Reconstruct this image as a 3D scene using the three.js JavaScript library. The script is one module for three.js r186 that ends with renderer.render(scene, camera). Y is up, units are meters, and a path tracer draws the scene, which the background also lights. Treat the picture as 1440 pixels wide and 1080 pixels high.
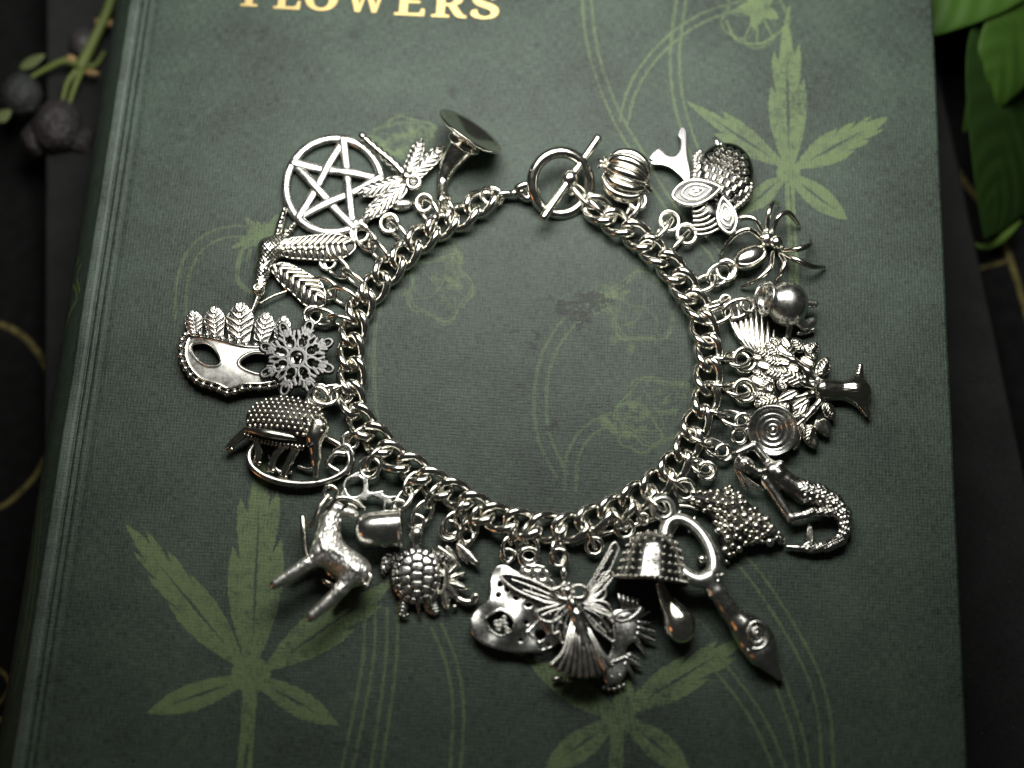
import * as THREE from 'three';
import { TextGeometry } from 'three/addons/geometries/TextGeometry.js';
import { FontLoader } from 'three/addons/loaders/FontLoader.js';
import { RectAreaLightUniformsLib } from 'three/addons/lights/RectAreaLightUniformsLib.js';
import { ImprovedNoise } from 'three/addons/math/ImprovedNoise.js';

// ---------------------------------------------------------------- camera, light, exposure
const scene = new THREE.Scene();
scene.background = new THREE.Color().setRGB(0.024, 0.025, 0.024);
const TILT = 18 * Math.PI / 180, DIST = 0.28, FPX = 2000;            // looking down at the book cover, 18 degrees off the vertical
const camera = new THREE.PerspectiveCamera(2 * Math.atan(540 / FPX) * 180 / Math.PI, 4 / 3, 0.02, 5);
camera.position.set(0, DIST * Math.cos(TILT), DIST * Math.sin(TILT));
camera.lookAt(0, 0, 0);
camera.focus = 0.279; camera.userData.fStop = 6;
camera.updateMatrixWorld(true);
const renderer = new THREE.WebGLRenderer({ antialias: true });
renderer.setSize(1024, 768);
renderer.toneMapping = THREE.LinearToneMapping;
renderer.toneMappingExposure = 1.0;
renderer.shadowMap.enabled = true;
RectAreaLightUniformsLib.init();

const LAMPS = [
  { name: 'softbox_lamp', label: 'white rectangular softbox lamp hanging behind the book, out of the picture', at: [0.004, 0.16, -0.105], to: [0.002, 0, -0.155], w: 0.155, h: 0.125, color: [1, 0.99, 0.945], power: 15.0 },
  { name: 'table_lamp', label: 'small warm orange lamp to the front left, out of the picture', at: [-0.27, 0.08, 0.17], to: [0, 0, 0.02], w: 0.06, h: 0.06, color: [1, 0.42, 0.14], power: 2.4 },
];

const rnd = (s => () => { s |= 0; s = s + 0x6D2B79F5 | 0; let t = Math.imul(s ^ s >>> 15, 1 | s); t = t + Math.imul(t ^ t >>> 7, 61 | t) ^ t; return ((t ^ t >>> 14) >>> 0) / 4294967296; })(20240611);
const noiseGen = new ImprovedNoise();
const noise = (x, y, z = 0.5) => noiseGen.noise(x, y, z);
const { sin, cos, PI, abs, max, min, hypot, sqrt, atan2, floor } = Math;
const clamp = (x, a = 0, b = 1) => x < a ? a : x > b ? b : x;
const mix = (a, b, t) => a + (b - a) * t;

// pictures give pixels, the book gives the plane: where a ray through a pixel of the 1440 x 1080 photograph meets height h (metres)
const camRot = camera.matrixWorld.clone();
function unproject(px, py, h = 0) {
  const d = new THREE.Vector3((px - 720) / FPX, -(py - 540) / FPX, -1).transformDirection(camRot);
  const t = (h - camera.position.y) / d.y;
  return camera.position.clone().addScaledVector(d, t);
}
function project(v) {
  const q = v.clone().applyMatrix4(camera.matrixWorldInverse);
  return [720 + FPX * q.x / -q.z, 540 - FPX * q.y / -q.z];
}
camera.matrixWorldInverse.copy(camera.matrixWorld).invert();

// ---------------------------------------------------------------- materials
const wearMaps = (() => {                     // handling marks on silver: fine scratches, casting pits, smudges (30 mm a tile)
  const N = 512, R = new Uint8Array(N * N * 4), C = new Uint8Array(N * N * 4), H = new Float32Array(N * N), K = new Float32Array(N * N);
  const wrap = (x, y) => { const f = (a, b) => noise(a / 40, b / 40, 2) + 0.7 * noise(a / 14, b / 14, 5) + 0.5 * noise(a / 5, b / 5, 8), u = x / N, v = y / N; return (f(x, y) * (1 - u) + f(x - N, y) * u) * (1 - v) + (f(x, y - N) * (1 - u) + f(x - N, y - N) * u) * v; };
  for (let k = 0; k < 900; k++) { let x = rnd() * N, y = rnd() * N; const a = rnd() * 6.28, l = 6 + 40 * rnd(), s = 0.2 + 0.6 * rnd(); for (let j = 0; j < l; j++) H[(((y += sin(a) * 0.8) | 0) + N) % N * N + (((x += cos(a) * 0.8) | 0) + N) % N] += s; }
  for (let k = 0; k < 500; k++) { const x = rnd() * N | 0, y = rnd() * N | 0, r = 1 + 2 * rnd(); for (let j = -3; j <= 3; j++) for (let i = -3; i <= 3; i++) if (hypot(i, j) <= r) K[(y + j + N) % N * N + (x + i + N) % N] = 0.6 + 0.4 * rnd(); }
  for (let y = 0; y < N; y++) for (let x = 0; x < N; x++) { const q = y * N + x, w = wrap(x, y), r = clamp(0.66 + 0.32 * w + 0.25 * min(1, H[q])), c = clamp(0.93 + 0.12 * w - 0.5 * K[q] - 0.12 * min(1, H[q])); R[q * 4] = R[q * 4 + 2] = 255; R[q * 4 + 1] = r * 255; R[q * 4 + 3] = 255; C[q * 4] = c * 255; C[q * 4 + 1] = c * 254; C[q * 4 + 2] = c * 248; C[q * 4 + 3] = 255; }
  return [R, C].map(a => { const t = new THREE.DataTexture(a, N, N); t.magFilter = t.minFilter = THREE.LinearFilter; t.wrapS = t.wrapT = THREE.RepeatWrapping; t.needsUpdate = true; return t; });
})();
const metal = (c, roughness, metalness = 1) => new THREE.MeshStandardMaterial({ color: new THREE.Color().setRGB(...c), roughness: roughness * 1.4, metalness, roughnessMap: wearMaps[0], map: wearMaps[1] });
const M = {
  mirror: new THREE.MeshStandardMaterial({ color: new THREE.Color().setRGB(0.86, 0.85, 0.82), roughness: 0.2, metalness: 1 }),
  silver: metal([0.68, 0.67, 0.63], 0.23),
  chain: metal([0.78, 0.765, 0.71], 0.19),
  polished: metal([0.80, 0.79, 0.75], 0.24),
  satin: metal([0.80, 0.79, 0.75], 0.28),
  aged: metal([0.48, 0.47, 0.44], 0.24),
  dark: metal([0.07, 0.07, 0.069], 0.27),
  brushed: metal([0.84, 0.83, 0.79], 0.42),
  cap: metal([0.3, 0.295, 0.28], 0.2),
  patina: metal([0.035, 0.034, 0.032], 0.45, 0.7),
  gilt: metal([0.56, 0.42, 0.19], 0.5),
};

// ---------------------------------------------------------------- shapes, in photograph pixels: x right, y down the page, z up off the book
// a shape is { p: positions, n: normals, i: indices }
const V3 = (a) => new THREE.Vector3(a[0], a[1], a[2] ?? 0);
function from(g, m) {
  if (m) g.applyMatrix4(m);
  if (!g.index) g.setIndex([...Array(g.attributes.position.count).keys()]);
  return { p: Array.from(g.attributes.position.array), n: Array.from(g.attributes.normal.array), i: Array.from(g.index.array) };
}
function join(list) {
  const o = { p: [], n: [], i: [] };
  for (const g of list.flat(9)) {
    const b = o.p.length / 3;
    for (const x of g.p) o.p.push(x);
    for (const x of g.n) o.n.push(x);
    for (const x of g.i) o.i.push(x + b);
  }
  return o;
}
function basis(ax) {                         // matrix whose z axis is ax
  const z = V3(ax).normalize(), t = abs(z.x) < 0.9 ? new THREE.Vector3(1, 0, 0) : new THREE.Vector3(0, 1, 0);
  const x = new THREE.Vector3().crossVectors(t, z).normalize(), y = new THREE.Vector3().crossVectors(z, x);
  return new THREE.Matrix4().makeBasis(x, y, z);
}
const place = (x, y, z, m) => m.clone().setPosition(x, y, z);
const ring = (x, y, z, R, r, ax = [0, 0, 1], seg = 40) => from(new THREE.TorusGeometry(R, r, 10, seg), place(x, y, z, basis(ax)));
const ell = (x, y, z, rx, ry, rz, ang = 0, seg = 20) => from(new THREE.SphereGeometry(1, seg, Math.ceil(seg * 0.7)), new THREE.Matrix4().makeRotationZ(ang).scale(new THREE.Vector3(rx, ry, rz)).setPosition(x, y, z));
const bead = (x, y, z, r, seg = 12) => ell(x, y, z, r, r, r, 0, seg);
const lathe = (profile, o, ax, seg = 40) => from(new THREE.LatheGeometry(profile.map(([r, s]) => new THREE.Vector2(max(r, 1e-3), s)), seg), place(o[0], o[1], o[2], basis(ax).multiply(new THREE.Matrix4().makeRotationX(PI / 2))));
// a round or flattened wire along points; r is a number or a function of 0..1; fz flattens it in z
function tube(pts, r, o = {}) {
  const { closed = false, seg = max(8, pts.length * 6), rad = 8, fz = 1, straight = false, mod = null, caps = true } = o;
  const c = new THREE.CatmullRomCurve3(pts.map(V3), closed, straight ? 'catmullrom' : 'centripetal', straight ? 0 : 0.5);
  const g = { p: [], n: [], i: [] }, P = [], T = [];
  for (let k = 0; k <= seg; k++) { const u = k / seg; P.push(straight ? c.getPoint(u) : c.getPointAt(u)); T.push(straight ? c.getTangent(u) : c.getTangentAt(u)); }
  let up = abs(T[0].z) < 0.8 ? new THREE.Vector3(0, 0, 1) : new THREE.Vector3(1, 0, 0);
  const R = typeof r === 'function' ? r : () => r;
  for (let k = 0; k <= seg; k++) {
    const t = T[k], s = new THREE.Vector3().crossVectors(t, up).normalize(), b = new THREE.Vector3().crossVectors(s, t).normalize();
    up = b.clone();
    for (let j = 0; j <= rad; j++) {
      const a = j / rad * 2 * PI, rr = R(k / seg) * (mod ? mod(k / seg, a) : 1), ca = cos(a), sa = sin(a);
      const d = s.clone().multiplyScalar(ca).addScaledVector(b, sa);
      const q = d.clone(); q.z *= fz;
      const nn = d.clone(); nn.z /= fz; nn.normalize();
      g.p.push(P[k].x + q.x * rr, P[k].y + q.y * rr, P[k].z + q.z * rr); g.n.push(nn.x, nn.y, nn.z);
    }
  }
  const w = rad + 1;
  for (let k = 0; k < seg; k++) for (let j = 0; j < rad; j++) { const a = k * w + j, b = a + w; g.i.push(a, b, a + 1, a + 1, b, b + 1); }
  if (!closed && caps) for (const [k, sg] of [[0, -1], [seg, 1]]) {            // rounded ends
    const rr = R(k / seg) * 0.999, e = ell(P[k].x, P[k].y, P[k].z, rr, rr, rr * fz, 0, 8);
    if (rr > 0.15) { const bq = g.p.length / 3; g.p.push(...e.p); g.n.push(...e.n); g.i.push(...e.i.map(x => x + bq)); }
  }
  return g;
}
const arc = (cx, cy, rx, ry, a0, a1, n = 14, z = 0, rot = 0) => Array.from({ length: n + 1 }, (_, k) => { const a = mix(a0, a1, k / n), x = cos(a) * rx, y = sin(a) * ry; return [cx + x * cos(rot) - y * sin(rot), cy + x * sin(rot) + y * cos(rot), typeof z === 'function' ? z(k / n) : z]; });
// a leaf, petal or feather from p0 to p1 (with z), half width w: domed, with optional ribs
function leaf(p0, p1, w, o = {}) {
  const { h = 4, th = 2, roll = 0, ribs = 0, rd = 0.9, slant = 0.5, mid = 0, long = 0, prof = u => sin(PI * u ** 0.85) ** 0.75, nu = 36, nv = 14, bend = 0 } = o;
  const dx = p1[0] - p0[0], dy = p1[1] - p0[1], L = hypot(dx, dy), ux = dx / L, uy = dy / L, vx = -uy, vy = ux;
  const at = (u, v, side) => {
    const W = w * max(prof(u), 0.02), x = p0[0] + dx * u + vx * v * W + vx * bend * sin(PI * u), y = p0[1] + dy * u + vy * v * W + vy * bend * sin(PI * u);
    let z = mix(p0[2], p1[2], u) + roll * v * W, e = sqrt(max(0, 1 - v * v)) * min(1, prof(u) * 1.6);
    if (side < 0) return [x, y, z - th * e];
    z += h * e;
    if (ribs) z += rd * e * sin(2 * PI * (ribs * u - slant * ribs * abs(v) * w / L));
    if (long) z += rd * e * cos(2 * PI * long * v * 0.5);
    if (mid) z += mid * Math.exp(-((v * W) ** 2) / 1.8) * e;
    return [x, y, z];
  };
  return grid2(at, nu, nv);
}
const feather = u => min(1, sin(PI * min(1, u * 0.94 + 0.06)) * 1.35) ** 0.6;
// a feather: dark ground, a spine and slanted barbs on both sides
function plume(o, name, p0, p1, w, q = {}) {
  const { n = 6, slant = 0.14, h = 4, prof = feather, r = 0.36, bend = 0, mat = M.silver, edge = 1.5, spine = 2, sides = [1, -1], th = 2, ground = M.patina } = q;
  const m = part(o, name, leaf(p0, p1, w, { h: h * 0.5, th, prof, bend }), ground);
  const dx = p1[0] - p0[0], dy = p1[1] - p0[1], L = hypot(dx, dy), vx = -dy / L, vy = dx / L;
  const at = (u, v) => { u = clamp(u); const W = w * max(prof(u), 0.02), e = sqrt(max(0, 1 - v * v)) * min(1, prof(u) * 1.6), b = bend * sin(PI * u); return [p0[0] + dx * u + vx * (v * W + b), p0[1] + dy * u + vy * (v * W + b), mix(p0[2], p1[2], u) + h * e + 0.4]; };
  const bars = [];
  for (let k = 0; k < n; k++) for (const s of sides) { const u = (k + 0.45) / n * (1 - slant * 0.7); bars.push(tube([at(u, s * 0.1), at(u + (q.slants ? q.slants[s > 0 ? 0 : 1] : slant) * 0.5, s * 0.5), at(u + (q.slants ? q.slants[s > 0 ? 0 : 1] : slant), s * 0.93)], t => L / n * r * (1 - 0.25 * t), { rad: 7, seg: 8, fz: 0.85 })); }
  part(m, 'barbs', bars, mat);
  const E = []; for (let k = 0; k <= 14; k++) E.push(at(k / 14, 1)); for (let k = 13; k >= 1; k--) E.push(at(k / 14, -1));
  const lines = []; if (edge) lines.push(tube(E, edge, { closed: true, seg: 90 })); if (spine) lines.push(tube([at(0, 0), at(0.35, 0), at(0.7, 0), at(0.97, 0)], u => spine * (1 - 0.4 * u), { seg: 24 }));
  if (lines.length) part(m, 'quill', lines, mat);
  return m;
}
function grid2(at, nu, nv) {                 // closed sheet from at(u 0..1, v -1..1, side)
  const g = { p: [], n: [], i: [] };
  for (const side of [1, -1]) {
    const b = g.p.length / 3;
    for (let a = 0; a <= nu; a++) for (let c = 0; c <= nv; c++) {
      const u = a / nu, v = -cos(PI * c / nv), e = 2e-3;
      const p = at(u, v, side), u0 = max(0, u - e), u1 = min(1, u + e), v0 = max(-1, v - e), v1 = min(1, v + e);
      const A = at(u1, v, side), B = at(u0, v, side), C = at(u, v1, side), D = at(u, v0, side);
      const n = new THREE.Vector3(A[0] - B[0], A[1] - B[1], A[2] - B[2]).cross(new THREE.Vector3(C[0] - D[0], C[1] - D[1], C[2] - D[2])).normalize();
      if (n.z * side < 0) n.negate();
      if (n.lengthSq() < 0.5) n.set(0, 0, side);
      g.p.push(...p); g.n.push(n.x, n.y, n.z);
    }
    for (let a = 0; a < nu; a++) for (let c = 0; c < nv; c++) {
      const k = b + a * (nv + 1) + c, m = k + nv + 1;
      if (side > 0) g.i.push(k, m, k + 1, k + 1, m, m + 1); else g.i.push(k, k + 1, m, k + 1, m + 1, m);
    }
  }
  return g;
}
// distance fields and their surface (surface nets)
const smin = (a, b, k) => { const h = max(k - abs(a - b), 0) / k; return min(a, b) - h * h * k / 4; };
const smax = (a, b, k) => -smin(-a, -b, k);
const dSphere = (x, y, z, c, r) => hypot(x - c[0], y - c[1], z - c[2]) - r;
function dCone(x, y, z, a, b, r0, r1) {       // tapered capsule
  const bx = b[0] - a[0], by = b[1] - a[1], bz = b[2] - a[2], px = x - a[0], py = y - a[1], pz = z - a[2];
  const t = clamp((px * bx + py * by + pz * bz) / (bx * bx + by * by + bz * bz));
  return hypot(px - bx * t, py - by * t, pz - bz * t) - mix(r0, r1, t);
}
function dEll(x, y, z, c, rx, ry, rz, ang = 0) {
  const dx = x - c[0], dy = y - c[1], C = cos(ang), S = sin(ang), u = (dx * C + dy * S) / rx, v = (-dx * S + dy * C) / ry, w = (z - c[2]) / rz;
  const k0 = hypot(u, v, w), k1 = hypot(u / rx, v / ry, w / rz);
  return k1 < 1e-9 ? -min(rx, ry, rz) : k0 * (k0 - 1) / k1;
}
function dPoly(x, y, P) {                     // signed distance to a closed polygon
  let d = 1e9, s = 1;
  for (let i = 0, j = P.length - 1; i < P.length; j = i++) {
    const ex = P[j][0] - P[i][0], ey = P[j][1] - P[i][1], wx = x - P[i][0], wy = y - P[i][1], t = clamp((wx * ex + wy * ey) / (ex * ex + ey * ey + 1e-9));
    d = min(d, (wx - ex * t) ** 2 + (wy - ey * t) ** 2);
    const a = y >= P[i][1], b = y < P[j][1], c = ex * wy > ey * wx;
    if ((a && b && c) || (!a && !b && !c)) s = -s;
  }
  return s * sqrt(d);
}
const spline = (P, n = 6) => { const c = new THREE.CatmullRomCurve3(P.map(p => new THREE.Vector3(p[0], p[1], 0)), true, 'centripetal'); return c.getPoints(P.length * n).slice(0, -1).map(v => [v.x, v.y]); };
function nets(f, lo, hi, cell) {
  const N = [0, 1, 2].map(k => Math.ceil((hi[k] - lo[k]) / cell) + 1), [nx, ny, nz] = N, F = new Float32Array(nx * ny * nz);
  for (let k = 0, q = 0; k < nz; k++) for (let j = 0; j < ny; j++) for (let i = 0; i < nx; i++, q++) F[q] = f(lo[0] + i * cell, lo[1] + j * cell, lo[2] + k * cell);
  const id = new Int32Array(nx * ny * nz).fill(-1), g = { p: [], n: [], i: [] }, off = [0, 1, nx, nx + 1, nx * ny, nx * ny + 1, nx * ny + nx, nx * ny + nx + 1];
  const E = [[0, 1], [2, 3], [4, 5], [6, 7], [0, 2], [1, 3], [4, 6], [5, 7], [0, 4], [1, 5], [2, 6], [3, 7]];
  for (let k = 0; k < nz - 1; k++) for (let j = 0; j < ny - 1; j++) for (let i = 0; i < nx - 1; i++) {
    const q = i + nx * (j + ny * k); let m = 0;
    for (let c = 0; c < 8; c++) if (F[q + off[c]] < 0) m |= 1 << c;
    if (m === 0 || m === 255) continue;
    let x = 0, y = 0, z = 0, n = 0;
    for (const [a, b] of E) {
      const fa = F[q + off[a]], fb = F[q + off[b]];
      if ((fa < 0) === (fb < 0)) continue;
      const t = fa / (fa - fb); n++;
      x += mix(a & 1, b & 1, t); y += mix(a >> 1 & 1, b >> 1 & 1, t); z += mix(a >> 2 & 1, b >> 2 & 1, t);
    }
    id[q] = g.p.length / 3;
    let X = lo[0] + (i + x / n) * cell, Y = lo[1] + (j + y / n) * cell, Z = lo[2] + (k + z / n) * cell;
    const e = cell * 0.35;
    let gx = f(X + e, Y, Z) - f(X - e, Y, Z), gy = f(X, Y + e, Z) - f(X, Y - e, Z), gz = f(X, Y, Z + e) - f(X, Y, Z - e);
    const l = hypot(gx, gy, gz) || 1;
    g.p.push(X, Y, Z); g.n.push(gx / l, gy / l, gz / l);
  }
  const quad = (a, b, c, d, flip) => { if (min(a, b, c, d) < 0) return; flip ? g.i.push(a, c, b, a, d, c) : g.i.push(a, b, c, a, c, d); };
  for (let k = 1; k < nz - 1; k++) for (let j = 1; j < ny - 1; j++) for (let i = 1; i < nx - 1; i++) {
    const q = i + nx * (j + ny * k), a = F[q] < 0;
    if (a !== F[q + 1] < 0) quad(id[q - nx - nx * ny], id[q - nx * ny], id[q], id[q - nx], !a);
    if (a !== F[q + nx] < 0) quad(id[q - 1 - nx * ny], id[q - 1], id[q], id[q - nx * ny], !a);
    if (a !== F[q + nx * ny] < 0) quad(id[q - 1 - nx], id[q - nx], id[q], id[q - 1], !a);
  }
  return g;
}
// a plate with rounded edges: outline, holes, centre height z(x, y), thickness
function plate(out, o = {}) {
  const { holes = [], z = 4, th = 4, round = 1.6, cell = 1.3, add = null, raw = false } = o;
  const P = raw ? out : spline(out), H = holes.map(h => raw ? h : spline(h)), zf = typeof z === 'function' ? z : () => z;
  let x0 = 1e9, x1 = -1e9, y0 = 1e9, y1 = -1e9, z0 = 1e9, z1 = -1e9;
  for (const [x, y] of P) { x0 = min(x0, x); x1 = max(x1, x); y0 = min(y0, y); y1 = max(y1, y); }
  for (let a = 0; a <= 12; a++) for (let b = 0; b <= 12; b++) { const q = zf(mix(x0, x1, a / 12), mix(y0, y1, b / 12)); z0 = min(z0, q); z1 = max(z1, q); }
  const f = (x, y, zz) => {
    let d = dPoly(x, y, P);
    if (d > 6) return d;
    for (const h of H) d = smax(d, -dPoly(x, y, h), 0.6);
    let e = abs(zz - zf(x, y)) - th / 2;
    if (add) e -= add(x, y, zz);
    return smax(d, e, round * 2);
  };
  const m = th + 5;
  return nets(f, [x0 - 4, y0 - 4, z0 - m], [x1 + 4, y1 + 4, z1 + m], cell);
}
const oval = (cx, cy, a, b, rot = 0, n = 26) => arc(cx, cy, a, b, 0, 2 * PI * (1 - 1 / n), n - 1, 0, rot).map(p => [p[0], p[1]]);

// ---------------------------------------------------------------- things
let thingNo = 0;
for (const k of ['silver', 'polished', 'satin', 'aged']) M[k].tints = [[1, 1, 1, 1], [0.86, 0.87, 0.88, 1.2], [0.97, 0.96, 0.92, 0.85]].map(([r, g, b, q]) => { const m = M[k].clone(); m.color.multiply(new THREE.Color().setRGB(r, g, b)); m.roughness *= q; return m; });
const names = new Map();
const numbered = n => { const k = names.get(n) ?? 0; names.set(n, k + 1); return k ? n + '_' + String(k).padStart(3, '0') : n; };
function mesh(name, geo, mat, parent) {
  const m = new THREE.Mesh(geo, mat); m.name = name; m.castShadow = m.receiveShadow = true; parent.add(m); return m;
}
// a charm round pixel (cx, cy), whose middle lies z0 pixels above the book
function thing(name, label, category, cx, cy, z0 = 8) {
  const s0 = DIST / FPX, c = unproject(cx, cy, z0 * s0);
  const s = -c.clone().applyMatrix4(camera.matrixWorldInverse).z / FPX;
  const k = (unproject(cx, cy + 1, z0 * s0).z - unproject(cx, cy - 1, z0 * s0).z) / 2;
  const o = new THREE.Group(); o.name = numbered(name); o.position.set(c.x, 0, c.z); scene.add(o);
  o.userData = { label, category, frame: [cx, cy, s, k], tint: thingNo++ % 3 };
  return o;
}
const frameOf = o => o.userData.frame ?? frameOf(o.parent);
function part(o, name, shapes, mat, label) {
  const root = o.userData.frame ? o : o.parent; if (mat.tints && root.userData.tint !== undefined) mat = mat.tints[root.userData.tint];
  const [cx, cy, s, k] = frameOf(o), g = Array.isArray(shapes) ? join(shapes) : shapes, n = g.p.length;
  const p = new Float32Array(n), q = new Float32Array(n);
  for (let i = 0; i < n; i += 3) {
    p[i] = (g.p[i] - cx) * s; p[i + 1] = g.p[i + 2] * s; p[i + 2] = (g.p[i + 1] - cy) * k;
    let a = g.n[i] / s, b = g.n[i + 2] / s, c = g.n[i + 1] / k; const l = hypot(a, b, c) || 1;
    q[i] = a / l; q[i + 1] = b / l; q[i + 2] = c / l;
  }
  const idx = new Uint32Array(g.i.length);
  for (let i = 0; i < g.i.length; i += 3) { idx[i] = g.i[i]; idx[i + 1] = g.i[i + 2]; idx[i + 2] = g.i[i + 1]; }
  const b = new THREE.BufferGeometry();
  b.setAttribute('position', new THREE.BufferAttribute(p, 3)); b.setAttribute('normal', new THREE.BufferAttribute(q, 3)); b.setIndex(new THREE.BufferAttribute(idx, 1));
  const uv = new Float32Array(n / 3 * 2); for (let i = 0, j = 0; i < n; i += 3, j += 2) { uv[j] = (g.p[i] + 0.6 * g.p[i + 2]) / 214; uv[j + 1] = (g.p[i + 1] - 0.5 * g.p[i + 2]) / 214; }
  b.setAttribute('uv', new THREE.BufferAttribute(uv, 2));
  const m = mesh(name, b, mat, o);
  if (label) m.userData.label = label;
  return m;
}

// ---------------------------------------------------------------- lamps (outside the frame; their reflections and shadows are in the photograph)
for (const L of LAMPS) {
  const g = new THREE.Group(); g.name = L.name; g.position.set(...L.at); g.lookAt(...L.to); scene.add(g);
  g.userData = { label: L.label, category: 'lamp' };
  const back = new THREE.BoxGeometry(L.w + 0.012, L.h + 0.012, 0.03).translate(0, 0, -0.018);
  mesh('lamp_housing', back, new THREE.MeshStandardMaterial({ color: 0x111111, roughness: 0.7 }), g);
  const glow = new THREE.MeshStandardMaterial({ color: 0xdddddd, roughness: 0.8, emissive: new THREE.Color().setRGB(...L.color), emissiveIntensity: 0.5 });
  mesh('lamp_screen', new THREE.PlaneGeometry(L.w, L.h).translate(0, 0, -0.001), glow, g);
  const light = new THREE.RectAreaLight(new THREE.Color().setRGB(...L.color), L.power, L.w, L.h);
  light.name = L.name + '_glow'; light.position.set(...L.at).add(new THREE.Vector3(...L.to).sub(new THREE.Vector3(...L.at)).setLength(0.002)); light.lookAt(...L.to); scene.add(light);
}

// ---------------------------------------------------------------- the surface: black cloth with gold curves, a dark board on it
const Z_BOARD = -0.028, Z_CLOTH = -0.040;
function canvasOf(w, h, paint) { const c = document.createElement('canvas'); c.width = w; c.height = h; const x = c.getContext('2d'); paint(x); return c; }
function dataTex(w, h, fill, srgb) {
  const a = new Uint8Array(w * h * 4); fill(a);
  const t = new THREE.DataTexture(a, w, h); t.magFilter = THREE.LinearFilter; t.minFilter = THREE.LinearFilter; t.wrapS = t.wrapT = THREE.RepeatWrapping;
  if (srgb) t.colorSpace = THREE.SRGBColorSpace;
  t.needsUpdate = true; return t;
}
const toS = v => 255 * (v <= 0.0031308 ? v * 12.92 : 1.055 * v ** (1 / 2.4) - 0.055);

// woven cloth, one tile of 24 x 24 threads
const THREADS = 24, weave = dataTex(768, 768, a => {
  const amp = Array.from({ length: 2 * THREADS }, () => 0.7 + 0.6 * rnd()), wob = Array.from({ length: 2 * THREADS }, () => rnd() * 6.28);
  for (let y = 0; y < 768; y++) for (let x = 0; x < 768; x++) {
    const X0 = x / 32, Y0 = y / 32, X = X0 + 0.13 * sin(Y0 * PI / 6 + wob[floor(X0)]), Y = Y0 + 0.13 * sin(X0 * PI / 6 + wob[THREADS + floor(Y0)]);
    const i = ((floor(X) % THREADS) + THREADS) % THREADS, j = ((floor(Y) % THREADS) + THREADS) % THREADS, fx = X - floor(X), fy = Y - floor(Y);
    const over = (i + j) & 1;
    let h = over ? sin(PI * fx) ** 0.8 * (0.45 + 0.55 * sin(PI * fy)) * amp[i] : sin(PI * fy) ** 0.8 * (0.35 + 0.5 * sin(PI * fx)) * amp[THREADS + j];
    h += 0.22 * noise(x / 9, y / 9, 3) + 0.12 * noise(x / 4, y / 4, 5);
    const v = clamp(h / 1.35 * 0.7 + 0.12 + 0.22 * noise(x / 12, y / 30, 9) + 0.22 * noise(x / 30, y / 12, 12)) * 255, q = (y * 768 + x) * 4;
    a[q] = a[q + 1] = a[q + 2] = v; a[q + 3] = 255;
  }
});
const weaveAt = (ru, rv) => { const t = weave.clone(); t.repeat.set(ru, rv); t.needsUpdate = true; return t; };

{ // black cloth
  const S = 1.2, TX = 0.46, N = 1400, C = canvasOf(N, N, x => {
    x.fillStyle = '#000'; x.fillRect(0, 0, N, N); x.strokeStyle = '#fff'; x.lineCap = 'round';
    const at = (px, py) => { const w = unproject(px, py, Z_CLOTH); return [(w.x / TX + 0.5) * N, (w.z / TX + 0.5) * N]; };
    const line = (w, ...P) => { x.lineWidth = w; x.beginPath(); P.forEach((p, k) => { const q = at(...p); k ? x.lineTo(...q) : x.moveTo(...q); }); x.stroke(); };
    const curve = (w, ...P) => line(w, ...new THREE.CatmullRomCurve3(P.map(V3)).getPoints(40).map(v => [v.x, v.y]));
    curve(4.5, [-60, 452], [0, 456], [33, 473], [62, 510], [80, 560]);
    curve(4, [-70, 722], [0, 713], [27, 693], [50, 668], [75, 620]);
    curve(3, [-20, 930], [6, 948], [22, 985], [22, 1020], [8, 1062], [-20, 1090]);
    curve(2.5, [30, 900], [18, 960], [-10, 1000]); curve(2.5, [0, 1010], [14, 1040], [6, 1085]);
    curve(4.5, [1330, 215], [1352, 250], [1385, 292], [1412, 342], [1432, 400], [1452, 470]);
    curve(3, [1372, 378], [1394, 373], [1418, 366]);
    curve(4, [-120, 120], [-40, 160], [-10, 260], [-60, 330]); curve(4, [1480, 600], [1500, 700], [1470, 800]);
  });
  const D = C.getContext('2d').getImageData(0, 0, N, N).data;
  const map = dataTex(N, N, a => {
    for (let y = 0; y < N; y++) for (let x = 0; x < N; x++) {
      const s = D[((N - 1 - y) * N + x) * 4] / 255 * clamp(0.75 + 0.6 * noise(x / 4, y / 4)), b = 0.005 + 0.002 * noise(x / 9, y / 9, 7), q = (y * N + x) * 4;
      a[q] = toS(mix(b, 0.10, s)); a[q + 1] = toS(mix(b, 0.085, s)); a[q + 2] = toS(mix(b * 1.02, 0.03, s)); a[q + 3] = 255;
    }
  }, true);
  map.wrapS = map.wrapT = THREE.ClampToEdgeWrapping;
  map.repeat.set(S / TX, S / TX); map.offset.set(0.5 - S / TX / 2, 0.5 - S / TX / 2);
  const m = mesh('table_cloth', new THREE.PlaneGeometry(S, S).rotateX(-PI / 2), new THREE.MeshPhysicalMaterial({ map, roughness: 0.9, specularIntensity: 0.15, bumpMap: weaveAt(70, 70), bumpScale: 0.0001 }), scene);
  m.position.y = Z_CLOTH; m.userData = { kind: 'structure', label: 'black cloth printed with thin gold curved lines', category: 'cloth' };
}
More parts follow.
